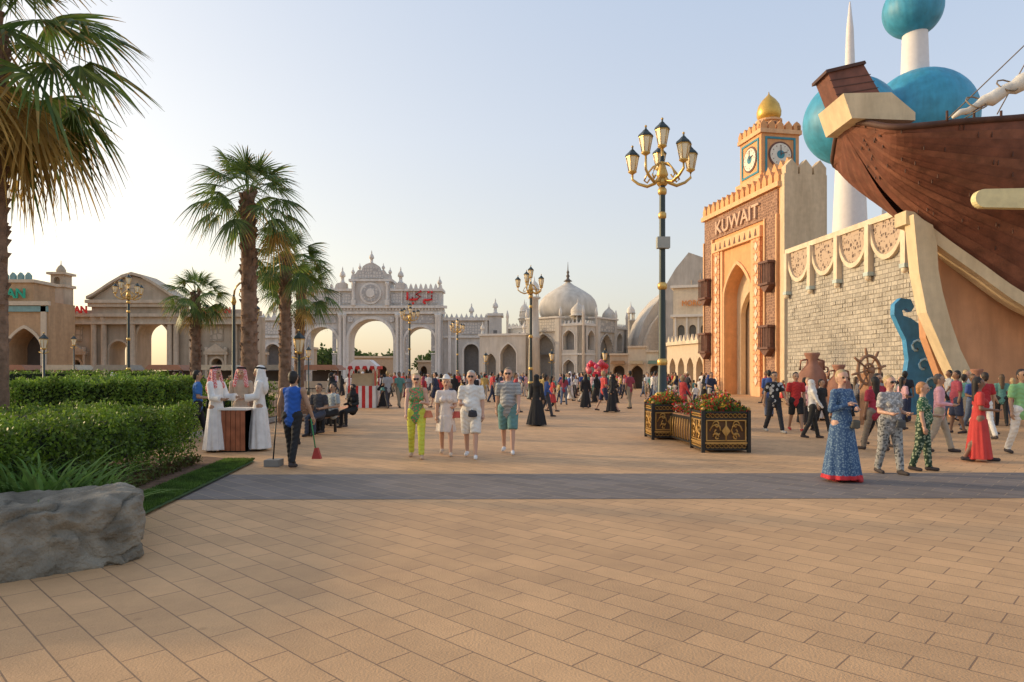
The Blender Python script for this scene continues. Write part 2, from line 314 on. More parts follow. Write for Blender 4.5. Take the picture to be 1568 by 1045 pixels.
# background trees
tl=M('tree_leaf',(.04,.075,.02),kind='leaf',col2=(.12,.18,.05),scale=.4)
def treemass(name,cs,n,size):
    e=bpy.data.objects.new(name,None); COL.objects.link(e); V0=[];
    for (x,y,z,r) in cs:
        k=n; d=NP.normal(size=(k,3)); d/=np.linalg.norm(d,axis=1)[:,None]; rr=r*(.45+.6*NP.random(k)**.6)*(1+.25*np.sin(d[:,0]*7+x)*np.cos(d[:,2]*6))
        V0.append(np.array([x,y,z])+d*rr[:,None]*np.array([1,1,.75]))
    V,F=leafmesh(np.concatenate(V0),size,.7); child(e,'crowns',npmesh('crowns',V,F,[tl],link=False))
    bb=B('trunks')
    for (x,y,z,r) in cs: bb.tube('t',bark,[(x,y,0),(x+.2,y,z*.6),(x,y,z)],[.25,.18,.08],6)
    bb.done().parent=e
treemass('distant_trees',[(R.uniform(-75,5),R.uniform(150,175),R.uniform(3.5,5),R.uniform(2.4,3.8)) for i in range(34)],500,.8)
# ---------------------------------------------------------------- lamps
blk=M('lamp_black',(.035,.05,.05),rough=.4,metal=.3)
gold=M('gold_paint',(.62,.40,.12),rough=.35,metal=.5,var=.2)
glass=M('lantern_glass',(.85,.76,.55),rough=.15,var=.06)
def lantern(bb,c,s=1.):
    x,y,z=c
    bb.lathe('lanterns',glass,c,[(.10*s,0),(.18*s,.42*s)],6,False)
    bb.lathe('caps',blk,c,[(.215*s,.42*s),(.20*s,.47*s),(.10*s,.56*s),(.07*s,.60*s),(.03*s,.63*s),(.02*s,.70*s)],6,False)
    bb.lathe('caps',gold,c,[(.03*s,-.10*s),(.13*s,-.03*s),(.12*s,0.0)],10)
    bb.ball('caps',gold,(x,y,z+.71*s),.035*s,8)
    for i in range(6):
        a=2*math.pi*i/6; bb.tube('caps',gold,[(x+.105*s*math.cos(a),y+.105*s*math.sin(a),z),(x+.19*s*math.cos(a),y+.19*s*math.sin(a),z+.43*s)],.012*s,4)
    bb.lathe('caps',gold,(x,y,z+.39*s),[(.19*s,0),(.19*s,.04*s)],6,False)
def lamp(loc,H=8.6,rot=0,box=False):
    bb=B('street_lamp',loc,rot)
    k=H/8.6
    bb.lathe('pole',blk,(0,0,0),[(.26,0),(.26,.12),(.20,.2),(.17,.9),(.2,1.0),(.14,1.1),(.11,1.9),(.10,2.0),(.085,3.9*k),(.08,7.0*k),(.05,7.5*k)],14)
    for z,r in ((1.05,.2),(1.95,.14),(4.0*k,.13),(5.9*k,.11),(6.55*k,.12),(6.8*k,.15)):
        bb.lathe('rings',gold,(0,0,z),[(r*.7,-.1),(r,-.05),(r,.05),(r*.7,.1)],12)
    bb.lathe('rings',gold,(0,0,6.85*k),[(.1,0),(.16,.15),(.1,.35),(.06,.5)],12)
    for i in range(5):
        a=2*math.pi*(i+.15)/5; rr=.82; zc=7.1*k+ (.22 if i%2 else 0)
        P=[(rr*t*math.cos(a),rr*t*math.sin(a),6.95*k+zz) for t,zz in ((.06,.05),(.25,-.16),(.5,-.22),(.8,-.12),(1.0,.02),(1.0,zc-6.95*k))]
        bb.tube('arms',gold,P,[.04,.045,.045,.04,.035,.03],7)
        Q=[(rr*t*math.cos(a),rr*t*math.sin(a),6.95*k+zz) for t,zz in ((.1,.35),(.3,.3),(.5,.12),(.6,-.05),(.5,-.12),(.42,-.03))]
        bb.tube('arms',gold,Q,.025,6)
        lantern(bb,(rr*math.cos(a),rr*math.sin(a),zc+.1),.95)
    bb.tube('arms',gold,[(0,0,7.3*k),(0,0,7.7*k)],.04,6)
    lantern(bb,(0,0,7.8*k),1.0)
    if box: bb.box('junction_box',M('box_grey',(.35,.36,.33)),-.17,.17,-.2,.0,5.0,5.3)
    return bb.done()
lamp((4.05,18.4,0),box=True)
lamp((1.2,43.5,0),rot=.4); lamp((-9.9,66,0),rot=1); lamp((-6.8,85,0),rot=.2); lamp((-26.4,47,0),rot=.7)
def crook(loc,H=4.2,s=1,side=1):
    bb=B('garden_lamp',loc)
    bb.lathe('pole',blk,(0,0,0),[(.13,0),(.12,.3),(.06,.45),(.045,H-.6),(.03,H-.4)],10)
    P=[(side*.28*(1-math.cos(a)),0,H-.45+.42*math.sin(a)) for a in [i*math.pi*1.0/8 for i in range(9)]]
    bb.tube('arm',gold,P,.028,6)
    Q=[(side*(.28+(.2-.02*i)*math.cos(a)),0,H-.4+(.2-.02*i)*math.sin(a)) for i,a in enumerate([j*.8 for j in range(9)])]
    bb.tube('arm',gold,Q,.018,5)
    lantern(bb,(side*.56,0,H-1.25),s); bb.lathe('rings',gold,(0,0,H-.7),[(.05,0),(.08,.1),(.04,.25)],8); return bb.done()
crook((-8.15,20,0),4.35)
def post(loc,H):
    bb=B('lantern_post',loc); bb.lathe('pole',blk,(0,0,0),[(.14,0),(.12,.35),(.06,.5),(.05,H-.75)],10)
    bb.tube('arm',gold,[(-.25,0,H-.85),(0,0,H-.95),(.25,0,H-.85)],.03,6); lantern(bb,(0,0,H-.65),1.1); return bb.done()
for x,y,H in ((-7.8,25,3.1),(-24,35,3.6),(-35.3,55,4.6),(3.2,55,3.4),(7.2,53,3.4),(-2.3,60,3.4),(-15.5,52,3.6)): post((x,y,0),H)
# ---------------------------------------------------------------- Kuwait gate
org=M('orange_plaster',(.74,.38,.165),var=.08,bump=.15,bscale=12)
org2=M('orange_light',(.78,.47,.25),var=.07,bump=.15)
cream=M('cream_plaster',(.66,.51,.33),var=.07,bump=.15)
brn=M('brown_carving',(.19,.10,.065),kind='lattice',scale=5,col2=(.40,.23,.15))
brn2=M('brown_wood',(.15,.07,.05),rough=.7,var=.3,scale=8)
pat=M('diamond_pattern',(.74,.41,.21),kind='lattice',scale=2.6,col2=(.52,.22,.10))
wht=M('white_relief',(.74,.62,.48))
b=B('kuwait_gate',(16.1,57,0),math.atan2(-11,2)); W=11.2
b.wall('walls',org,0,W,0,14.6,0,3,[(5.45,1.95,0,7.6,9.9,'p')])
b.box('walls',cream,3.4,7.5,1.6,1.8,0,10.2)
b.wall('walls',cream,3.3,7.6,0,10.4,1.0,1.4,[(5.45,1.35,0,6.2,7.9,'p')])
b.trim('trim',org2,5.45,1.95,0,7.6,9.9,'p',.28,-.12,.02)
for x0,x1 in ((2.0,2.9),(8.0,8.9)):
    b.box('columns',org2,x0-.12,x1+.12,-.25,-.002,0,.7); b.box('columns',pat,x0,x1,-.22,-.002,.7,11.3)
    for k in range(13):
        z=1.1+k*.8; c=(x0+x1)/2; b.prism('columns',wht,[(c-.22,z),(c,z-.33),(c+.22,z),(c,z+.33)],-.27,-.2)
b.box('columns',org2,1.85,9.05,-.3,-.002,11.3,12.1)
for k in range(9): b.prism('columns',brn2,[(2.35+k*.75,11.45),(2.65+k*.75,11.45),(2.5+k*.75,11.95)],-.33,-.29)
b.box('trim',org2,3.0,3.3,-.16,-.002,0,11.3); b.box('trim',org2,7.6,7.9,-.16,-.002,0,11.3)
b.box('carved_panels',brn,.15,10.95,-.1,-.002,12.45,14.15)
for x0,x1 in ((.2,1.55),(9.5,10.85)):
    b.box('carved_panels',brn,x0,x1,-.1,-.003,.8,12.45)
    b.box('trim',org2,x0-.14,x0,-.2,-.002,.2,12.45); b.box('trim',org2,x1,x1+.14,-.2,-.002,.2,12.45)
    for z in (3.3,7.7):
        b.box('balconies',brn2,x0+.05,x1-.05,-.75,-.1,z,z+.15); b.box('balconies',brn2,x0+.05,x1-.05,-.75,-.1,z+1.5,z+1.65)
        for k in range(6): b.box('balconies',brn2,x0+.08+k*.22,x0+.14+k*.22,-.72,-.66,z+.15,z+1.5)
        b.box('balconies',brn2,x0+.15,x1-.15,-.5,-.1,z+.15,z+1.5); b.prism('balconies',brn2,[(x0+.05,z),(x1-.05,z),((x0+x1)/2,z-.5)],-.6,-.1)
b.box('trim',org2,-.1,W+.1,-.3,3.1,14.25,14.6)
for k in range(15):
    x=.05+k*.76; b.prism('crenellations',org,[(x,14.6),(x+.55,14.6),(x+.55,15.05),(x+.275,15.5),(x,15.05)],-.2,.3)
b.box('walls',org,5.2,W,.6,3,14.6,15.5)
for k in range(8): x=5.2+k*.78; b.prism('crenellations',org,[(x,15.5),(x+.6,15.5),(x+.6,15.9),(x+.3,16.35),(x,15.9)],.6,.9)
b.text('name_letters',M('letter_bronze',(.62,.42,.30)),'KUWAIT',1.45,5.5,-.18,12.75,.07,1.15,.02)
b.box('side_wall',cream,W+.002,W+.5,-.05,3.1,0,15.0)
for k in range(3): 
    y=.05+k*1.05; b.add('side_wall',cream,[(W,y,15),(W,y+.9,15),(W,y+.9,15.5),(W,y+.45,16),(W,y,15.5),(W+.5,y,15),(W+.5,y+.9,15),(W+.5,y+.9,15.5),(W+.5,y+.45,16),(W+.5,y,15.5)],[(0,4,3,2,1),(5,6,7,8,9),(0,5,9,4),(4,9,8,3),(3,8,7,2),(2,7,6,1)])
# clock tower
TT=Matrix.Translation((6.4,2.0,-.95))
b.T=TT
h=1.5
b.box('clock_tower',org,-h,h,-h,h,15.4,16.5); b.box('clock_tower',org2,-h-.25,h+.25,-h-.25,h+.25,16.5,16.9); b.box('clock_tower',org,-h,h,-h,h,16.9,20.0)
b.box('clock_tower',org2,-h-.15,h+.15,-h-.15,h+.15,20,20.3)
teal=M('teal_trim',(.06,.26,.34)); dial=M('clock_dial',(.75,.72,.62))
for q in range(4):
    b.T=TT@Matrix.Rotation(q*math.pi/2,4,'Z')
    for k in range(5): x=-h-.1+k*.66; b.prism('clock_tower',org,[(x,20.3),(x+.5,20.3),(x+.5,20.65),(x+.25,20.95),(x,20.65)],-h-.1,-h+.2)
    for a0,a1,z0,z1 in ((-1.2,1.2,17.2,17.35),(-1.2,1.2,19.6,19.75),(-1.2,-1.05,17.35,19.6),(1.05,1.2,17.35,19.6)): b.box('clock_faces',teal,a0,a1,-h-.06,-h-.002,z0,z1)
    for r_,m_,yy in ((.95,brn2,.05),(.82,dial,.08),(.3,teal,.10)):
        b.prism('clock_faces',m_,[(r_*math.cos(2*math.pi*i/28),18.48+r_*math.sin(2*math.pi*i/28)) for i in range(28)],-h-yy,-h-.003)
    for k in range(12):
        a=k*math.pi/6; b.prism('clock_faces',brn2,[(.66*math.cos(a)+.045*math.cos(t_),18.48+.66*math.sin(a)+.045*math.sin(t_)) for t_ in (0,1.57,3.14,4.71)],-h-.09,-h-.081)
    b.prism('clock_faces',brn2,[(-.03,18.4),(.03,18.4),(.02,19.15),(-.02,19.15)],-h-.13,-h-.11); b.prism('clock_faces',brn2,[(0,18.5),(.5,18.65),(.5,18.7),(0,18.56)],-h-.135,-h-.115)
b.T=TT
b.lathe('cupola',org2,(0,0,20.3),[(.95,0),(.95,.15),(.8,.2),(.8,.95),(.95,1.0),(.95,1.15)],16,False)
for k in range(8): a=k*math.pi/4; b.box('cupola',brn2,.72*math.cos(a)-.12,.72*math.cos(a)+.12,.72*math.sin(a)-.12,.72*math.sin(a)+.12,20.55,21.15)
b.lathe('gold_dome',M('gold_dome',(.68,.42,.09),rough=.35,metal=.4),(0,0,21.45),[(.7,0),(.86,.35),(.88,.7),(.76,1.15),(.5,1.55),(.2,1.85),(.06,2.0),(.02,2.2)],24)
b.T=Matrix.Identity(4); b.done()
# ---------------------------------------------------------------- castle wall
stone=M('castle_brick',(.43,.40,.345),kind='brick',bw=.46,bh=.23,mort=.022,plane='XZ',mcol=(.24,.22,.19),var=.17,bump=.8,bscale=9)
lat=M('fret_lattice',(.11,.07,.055),kind='lattice',scale=5,col2=(.50,.38,.28))
crm=M('cream_trim',(.72,.61,.45),var=.07,bump=.15)
b=B('castle_wall',(17.85,44.2,0),math.atan2(-11.4,1.1)); Lw=12.5
b.box('stone_wall',stone,0,Lw,0,.8,0,7.9)
for r_ in range(34):
    for c_ in range(27):
        if R.random()<.4:
            x=.0+c_*.46+(.23 if r_%2 else 0); z=.0+r_*.23
            if x+.46<Lw: b.box('stone_wall',stone,x+.03,x+.43,-R.uniform(.01,.045),-.001,z+.025,z+.205)
nb=4; w=Lw/4.4
b.box('lattice',lat,0,Lw,.25,.45,7.9,9.35); b.box('coping',crm,-.1,Lw,-.15,.6,9.35,9.65)
for k in range(5):
    cx=.25+w*(k+.5)
    if cx+w/2>Lw+1: break
    hw=w/2-.18
    o=[(cx+hw*math.cos(a),9.35-1.75*math.sin(a)) for a in [math.pi*i/16 for i in range(17)]]
    b.prism('lattice',lat,o,-.06,-.002)
    vs=[];fs=[]
    for i in range(17):
        a=math.pi*i/16
        for rr,y in ((1.0,-.2),(1.14,-.2),(1.0,.0),(1.14,.0)): vs.append((cx+(hw*rr)*math.cos(a),y,9.35-(1.75*rr)*math.sin(a)))
    for i in range(16): p=4*i;q=p+4; fs+=[(p,q,q+1,p+1),(p,p+2,q+2,q),(p+1,q+1,q+3,p+3)]
    b.add('scallop_trim',crm,vs,fs)
for k in range(5):
    x=.25+w*k; b.box('posts',crm,x-.17,x+.17,-.32,-.001,6.9,9.34); b.box('posts',M('pale_teal',(.5,.6,.58)),x-.2,x+.2,-.36,-.001,6.7,6.9); b.ball('posts',crm,(x,-.2,6.6),.16)
b.done()
# ---------------------------------------------------------------- Kuwait towers
blue=M('tower_blue',(.045,.31,.49),rough=.5,var=.16,scale=1.2,bump=.1,bscale=3); wt=M('tower_white',(.76,.72,.70),rough=.6,var=.04)
def bigball(bb,mat,c,r,sz=.97):
    seg=84; prof=[(r*math.sin(math.pi*k/28)+1e-3,-r*sz*math.cos(math.pi*k/28)) for k in range(29)]
    vs=[];fs=[]
    for rr,z in prof:
        for i in range(seg):
            a=2*math.pi*i/seg; q=rr*(1-(.016 if i%6==0 else 0)); vs.append((c[0]+q*math.cos(a),c[1]+q*math.sin(a),c[2]+z))
    for j in range(28):
        for i in range(seg): k=(i+1)%seg; fs.append((j*seg+i,j*seg+k,(j+1)*seg+k,(j+1)*seg+i))
    bb.add('sphere',mat,vs,fs,True)
b=B('water_tower',(29.7,60,0)); b.lathe('column',wt,(0,0,0),[(1.9,0),(1.5,12),(1.15,20.5),(1.1,24)],28); bigball(b,blue,(0,0,23.8),3.85)
b.lathe('column',wt,(0,0,27.4),[(.5,0),(.42,1),(.3,4.5),(.06,6.9)],14); b.done()
b=B('water_tower',(36.6,62,0)); b.lathe('column',wt,(0,0,0),[(2.4,0),(1.9,14),(1.3,24),(1.02,33),(.9,35)],28); bigball(b,blue,(.5,0,24.6),4.6); bigball(b,blue,(-.2,0,34.7),2.5,1.0)
b.lathe('column',wt,(-.2,0,37),[(.35,0),(.1,4)],12); b.done()
b=B('mast_tower',(32.7,60,0)); b.lathe('c',wt,(0,0,0),[(.5,0),(.3,14),(.05,17.8)],12); b.done()
# ---------------------------------------------------------------- ship
hullm=M('hull_wood',(.185,.068,.042),rough=.6,var=.3,scale=2.2,bump=.4,bscale=6)
hullm2=M('hull_wood_b',(.225,.09,.055),rough=.6,var=.3,scale=2.6,bump=.4,bscale=6)
hulld=M('hull_dark',(.085,.038,.026),rough=.7,var=.25)
ycr=M('ship_cream',(.70,.57,.37),var=.07,bump=.2)
def cr_(P,t):
    n=len(P)-1; i=min(int(t*n),n-1); f=t*n-i; p=[Vector(P[max(0,min(n,i+k))]) for k in (-1,0,1,2)]
    return .5*((2*p[1])+(p[2]-p[0])*f+(2*p[0]-5*p[1]+4*p[2]-p[3])*f*f+(3*p[1]-p[0]-3*p[2]+p[3])*f**3)
Tt=[(12.3,25.5,11.1),(12.65,24.3,10.5),(13.2,23.3,10.0),(15,22.8,10.0),(17.2,22.6,10.1),(20,22.5,10.4),(23,22.5,10.8),(26,23,11.2)]
Kk=[(12.25,25.5,10.95),(13.0,25.5,9.7),(13.9,25.4,8.35),(15.3,25.2,6.9),(16.8,24.9,5.6),(18.7,24.5,4.1),(22,24.5,3.0),(26,24.8,2.6)]
b=B('dhow_ship')
def hp(t,v,out=0):
    a=cr_(Tt,t);c=cr_(Kk,t); p=a.lerp(c,v); bl=math.sin(math.pi*v)**.8*.45*min(1,t*3.0); p=p+Vector((0,-1,-.25)).normalized()*(bl+out); return p
ns=15; nt_=44
for sd in (0,1):
    for s_ in range(ns):
        v0=s_/ns; v1=(s_+1)/ns; vs=[];fs=[]
        for i in range(nt_+1):
            t=i/nt_; q=[hp(t,v0,.0),hp(t,v0,.05),hp(t,v1,.02)]
            for p in q: vs.append(p if sd==0 else Vector((p.x,51-p.y,p.z)))
        for i in range(nt_): o=3*i; fs+=[(o,o+1,o+4,o+3),(o+1,o+2,o+5,o+4)]
        b.add('hull',(hullm,hullm2)[(s_*7)%3%2],vs,fs,False)
        if sd==0:
            for k in range(5):
                t=R.uniform(.1,.95); p=hp(t,(v0+v1)/2,.045); b.box('plank_joints',hulld,p.x-.012,p.x+.012,p.y-.02,p.y+.02,p.z-.1,p.z+.1)
for sd in (1,-1):
    pts=[hp(i/30,0,.05) for i in range(31)]; pts=[p if sd>0 else Vector((p.x,51-p.y,p.z)) for p in pts]
    b.tube('gunwale',hulld,[(p.x,p.y,p.z+.05) for p in pts],.11,8)
vs=[];fs=[]
for i in range(31): p=hp(i/30,0); vs+=[p-Vector((0,0,.15)),Vector((p.x,51-p.y,p.z-.15))]
for i in range(30): fs.append((2*i,2*i+1,2*i+3,2*i+2))
b.add('deck',hullm2,vs,fs)
b.prism('stem_head',hullm,[(11.45,12.55),(12.75,12.85),(13.45,11.62),(11.85,11.55)],24.75,25.75)
for k in range(3): b.prism('stem_head',hulld,[(11.52+k*.11,12.28-k*.26),(13.0+k*.14,12.5-k*.24),(13.0+k*.14,12.47-k*.24),(11.52+k*.11,12.25-k*.26)],24.735,24.748)
b.prism('stem_head',hulld,[(11.35,12.5),(12.8,12.85),(12.75,12.95),(11.35,12.62)],24.65,25.85)
b.prism('stem_band',ycr,[(11.75,11.58),(13.45,11.62),(14.3,10.9),(14.3,10.62),(12.05,10.7)],24.2,26.2)
kp=[Vector((14.5,25.3,7.45))]+[cr_(Kk,.38+i*.62/20) for i in range(21)]
vs=[];fs=[]
for p in kp:
    for y,z in ((-.35,.16),(-.35,-.34),(.4,-.34),(.4,.16)): vs.append((p.x-.1,p.y+y,p.z+z))
for i in range(len(kp)-1):
    for k in range(4): o=4*i; fs.append((o+k,o+(k+1)%4,o+4+(k+1)%4,o+4+k))
fs.append((0,1,2,3)); b.add('keel_band',ycr,vs,fs)
b.prism('stem_leg',ycr,[(14.5,7.4),(14.6,6.3),(14.7,5.3),(14.98,3.85),(15.65,2.3),(16.15,1.2),(16.55,0),(17.2,0),(16.75,1.4),(16.2,2.5),(15.85,3.5),(15.55,4.6),(15.4,5.4),(15.35,6.3),(15.2,7.0)],24.65,25.25)
b.prism('lower_hull',M('ship_orange',(.62,.32,.165),var=.14,scale=.8,bump=.2),[(15.2,6.5),(16.9,5.4),(18.8,4.1),(26,2.8),(26,0),(16.5,0),(15.4,3)],25.4,25.8)
py=M('pale_yellow',(.74,.65,.36))
b.prism('rudder_board',py,[(15.5+.32*math.cos(a),7.39+.3*math.sin(a)) for a in [math.pi/2+k*math.pi/10 for k in range(11)]]+[(20,7.0),(20,7.78)],22.35,22.6)
for x in (16,17.5): b.box('rudder_board',hulld,x,x+.1,22.5,23.4,7.3,7.5)
sail=M('sail_cloth',(.74,.70,.62),bump=.5,bscale=8); rope=M('rope',(.22,.17,.12))
b.tube('spar',hullm,[(14.4,21.7,9.95),(17.5,21.5,11.55),(24,21,15.2)],[.1,.16,.2],10)
sp=[];rr=[]
for i in range(34):
    t=i/33; sp.append((13.95+t*8,21.6-.1*t,9.75+t*4.05+.05*math.sin(i*2.1))); rr.append((.05+.17*min(1,t*5))*(1+.25*math.sin(i*1.57)))
b.tube('furled_sail',sail,sp,rr,12)
for i in range(3,33,4): b.tube('rigging',rope,[(sp[i][0]+.28*math.cos(a),sp[i][1]+.28*math.sin(a)*.9,sp[i][2]+.28*math.sin(a)+.1) for a in [k*.7 for k in range(10)]],.025,5)
for p,q in (((16.2,22.8,10.3),(19.5,22,17)),((17.6,22.6,10.3),(18.2,22,17)),((14.5,22.8,10.1),(22,24,17)),((15.0,22.8,10.1),(17.6,21.5,11.6))): b.tube('rigging',rope,[p,q],.02,5)
b.tube('mast',hullm,[(21,25,9),(21.5,25,19)],.3,12)
for k in range(7): b.tube('rail',hulld,[(14.5+k*.9,22.75,10.05),(14.5+k*.9,22.75,10.4)],.04,6)
b.done()
bw=M('wave_blue',(.05,.28,.55),rough=.5,var=.15,bump=.2); bw2=M('wave_pale',(.4,.68,.85))
b=B('wave_sculpture',(15.35,27.2,0))
b.prism('w',bw,[(0.2,0),(.3,1.2),(.45,2.2),(.35,3.0),(.1,3.5),(-.12,4.0),(-.1,4.4),(.15,4.65),(.55,4.6),(.68,4.3),(.55,4.1),(.35,4.25),(.2,4.15),(.25,3.95),(.55,3.85),(.9,3.6),(1.2,3.1),(1.5,2.2),(2.1,1.2),(2.6,0)],0,.3)
for k in range(3): b.tube('curl',bw2,[(.75+.28*k+ (.3-.03*i)*math.cos(a),-.03,2.7-.75*k+(.34-.03*i)*math.sin(a)) for i,a in enumerate([j*.7 for j in range(9)])],.05,6)
b.done()
terra=M('terracotta',(.34,.16,.105),rough=.8,var=.2,bump=.3)
for x,y,s in ((10.55,24,.95),(11.2,23.4,.78),(16.0,23.5,.72),(11.9,26.5,.85)):
    b=B('clay_urn',(x,y,0)); b.lathe('u',terra,(0,0,0),[(.22*s,0),(.3*s,.2*s),(.52*s,1.0*s),(.55*s,1.35*s),(.45*s,1.75*s),(.22*s,2.05*s),(.18*s,2.25*s),(.27*s,2.42*s),(.27*s,2.5*s),(.18*s,2.45*s)],24)
    for q in (-1,1): b.tube('u',terra,[(q*.2*s,0,2.25*s),(q*.42*s,0,2.2*s),(q*.45*s,0,1.85*s)],.04*s,6)
    b.done()
b=B('ship_wheel',(11.4,21.8,1.75),.35)
wm=M('wheel_wood',(.30,.16,.09),var=.25)
ring=lambda r,n=28:[(r*math.cos(2*math.pi*i/n),0,r*math.sin(2*math.pi*i/n)) for i in range(n+1)]
b.tube('w',wm,ring(.46),.055,8); b.tube('w',wm,ring(.2),.045,8)
for k in range(8): a=k*math.pi/4+.2; b.tube('w',wm,[(0,0,0),(.45*math.cos(a),0,.45*math.sin(a)),(.55*math.cos(a),0,.55*math.sin(a)),(.72*math.cos(a),0,.72*math.sin(a))],[.03,.03,.05,.035],6)
b.box('w',wm,-.12,.12,-.1,.25,-1.75,-.1); b.tube('w',wm,[(0,-.12,0),(0,.15,0)],.09,10); b.done()
# ---------------------------------------------------------------- Turkey gate
gw=M('gate_stone',(.60,.565,.525),var=.08,scale=1.2,bump=.3,bscale=5); gw2=M('gate_stone_light',(.71,.675,.63),var=.06,bump=.3,bscale=6)
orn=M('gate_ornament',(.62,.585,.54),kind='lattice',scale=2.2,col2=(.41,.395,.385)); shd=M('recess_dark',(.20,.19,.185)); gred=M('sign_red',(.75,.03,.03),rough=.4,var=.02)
def pinn(bb,x,y,z,s=1,mat=None):
    mat=mat or gw2
    bb.lathe('pinnacles',mat,(x,y,z),[(.5*s,0),(.5*s,.25*s),(.32*s,.35*s),(.30*s,1.1*s),(.52*s,1.2*s),(.55*s,1.4*s),(.48*s,1.75*s),(.25*s,2.1*s),(.12*s,2.3*s),(.14*s,2.5*s),(.03*s,3.0*s)],12)
def cols(bb,xs,z0,z1,r=.3,y=-.35,mat=None):
    mat=mat or gw2
    for x in xs:
        bb.box('columns',mat,x-r*1.6,x+r*1.6,y-r*1.6,-.003,z0,z0+.9); bb.lathe('columns',mat,(x,y,z0+.9),[(r*1.3,0),(r,.2),(r*.95,z1-z0-1.6),(r*1.4,z1-z0-1.2),(r*1.5,z1-z0-.9)],12)
b=B('turkey_gate',(-22.7,110,0))
b.wall('walls',gw,-11.5,11.5,0,12.3,0,4,[(0,3.6,0,6.8,10.4,'r'),(-7.9,2.5,0,6.6,9.1,'r'),(7.9,2.5,0,6.6,9.1,'r')],20)
b.trim('arch_trim',gw2,0,3.6,0,6.8,10.4,'r',.45,-.25,.02); b.trim('arch_trim',gw2,-7.9,2.5,0,6.6,9.1,'r',.35,-.25,.02); b.trim('arch_trim',gw2,7.9,2.5,0,6.6,9.1,'r',.35,-.25,.02)
cols(b,(-11,-4.9,-4.25,4.9,4.25,11,10.6),0,11.2,.28)
for z0,z1,o in ((11.2,11.5,.5),(11.5,12.1,.3),(12.1,12.5,.75)): b.box('cornices',gw2,-11.5-o,11.5+o,-o,-.003,z0,z1)
for x in range(-22,23): b.box('cornices',gw2,x*.52-.1,x*.52+.1,-.62,-.45,11.75,12.08)
for x in (-7.9,7.9): b.box('relief',orn,x-2.2,x+2.2,-.15,-.002,9.7,11.0)
for x in (-3.3,3.3): b.prism('relief',orn,[(x+.45*math.cos(a*.4),10.3+.45*math.sin(a*.4)) for a in range(16)],-.3,-.002)
for x in (-10.0,-5.9,5.9,10.0):
    b.box('relief',orn,x-.32,x+.32,-.12,-.002,1.5,4.6); b.box('relief',gw2,x-.4,x+.4,-.18,-.002,4.7,4.95); b.box('relief',orn,x-.32,x+.32,-.12,-.002,5.2,8.8)
b.box('attic',gw,-11.3,11.3,.2,3.6,12.5,14.9)
for x in range(-5,6):
    if abs(x)>1: b.box('attic',orn,x*2-.75,x*2+.75,.05,.198,12.9,14.5)
    b.box('attic',gw2,x*2-1.1-.12,x*2-1.1+.12,0.0,.198,12.5,14.9)
b.box('cornices',gw2,-11.6,11.6,-.2,3.8,14.9,15.3)
for x in [i*.8 for i in range(-14,15)]:
    if abs(x)>3.2: b.prism('cresting',gw2,[(x-.3,15.3),(x+.3,15.3),(x+.18,15.8),(x,16.15),(x-.18,15.8)],0,.3)
b.box('centre_tower',gw,-3.1,3.1,-.3,3.8,12.5,16.4); b.box('centre_tower',gw2,-3.5,3.5,-.6,4,16.4,16.8)
cr=[(-3.3,16.8),(-3.1,17.6),(-2.5,17.7),(-2.1,18.3),(-1.6,18.2),(-1.3,18.9),(-.7,19.3),(0,19.5),(.7,19.3),(1.3,18.9),(1.6,18.2),(2.1,18.3),(2.5,17.7),(3.1,17.6),(3.3,16.8)]
b.prism('centre_tower',gw,cr,-.1,.9)
b.prism('relief',orn,[(2.0*math.cos(math.pi*i/14),16.95+1.9*math.sin(math.pi*i/14)) for i in range(15)],-.25,-.103)
for rr_,m_,yy in ((1.75,gw2,.55),(1.4,orn,.65),(.7,gw2,.8)): b.prism('relief',m_,[(rr_*math.cos(2*math.pi*i/24),14.5+rr_*math.sin(2*math.pi*i/24)) for i in range(24)],-yy,-.303)
cols(b,(-2.7,2.7),12.5,16.3,.22,-.6)
pinn(b,0,.4,19.3,.75); pinn(b,-1.9,.4,18.0,.5); pinn(b,1.9,.4,18.0,.5); pinn(b,-3.0,.4,17.2,.55); pinn(b,3.0,.4,17.2,.55)
for x in (-4.7,4.7): b.box('centre_tower',gw,x-.7,x+.7,-.25,1.2,15.3,16.2); pinn(b,x,.4,16.2,.9)
for x in (-11,11): pinn(b,x,.4,15.3,.7)
for sg in (-1,1):
    x0,x1=(11.5,20.7) if sg>0 else (-20.7,-11.5); c=(x0+x1)/2
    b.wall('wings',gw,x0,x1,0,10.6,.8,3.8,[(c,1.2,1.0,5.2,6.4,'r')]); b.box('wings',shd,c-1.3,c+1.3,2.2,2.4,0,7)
    b.trim('arch_trim',gw2,c,1.2,1.0,5.2,6.4,'r',.3,.6,.82); b.box('cornices',gw2,x0,x1+.0,.3,.797,10.2,10.7); b.box('cornices',gw2,x0,x1,.5,.797,7.4,7.7)
    b.box('wings',orn,c-1.6,c+1.6,.65,.798,8.0,9.9)
    for x in (x0+1.1,x0+2.2,x1-2.2,x1-1.1): b.box('columns',gw2,x-.25,x+.25,.45,.797,0,10.2)
    pinn(b,c,1.4,10.7,.8)
    for k in range(11): xx=x0+.6+k*.8; b.prism('cresting',gw2,[(xx-.28,10.7),(xx+.28,10.7),(xx,11.4)],.9,1.2)
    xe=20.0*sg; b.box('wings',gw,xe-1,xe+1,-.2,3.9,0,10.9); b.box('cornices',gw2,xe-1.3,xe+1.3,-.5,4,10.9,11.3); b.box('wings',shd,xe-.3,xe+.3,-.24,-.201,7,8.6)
    pinn(b,xe,.8,11.3,.85)
def stroke(pts,r=.19): b.tube('arabic_sign',gred,[(7.9-x,-.3,13.0+z) for x,z in pts],r,6)
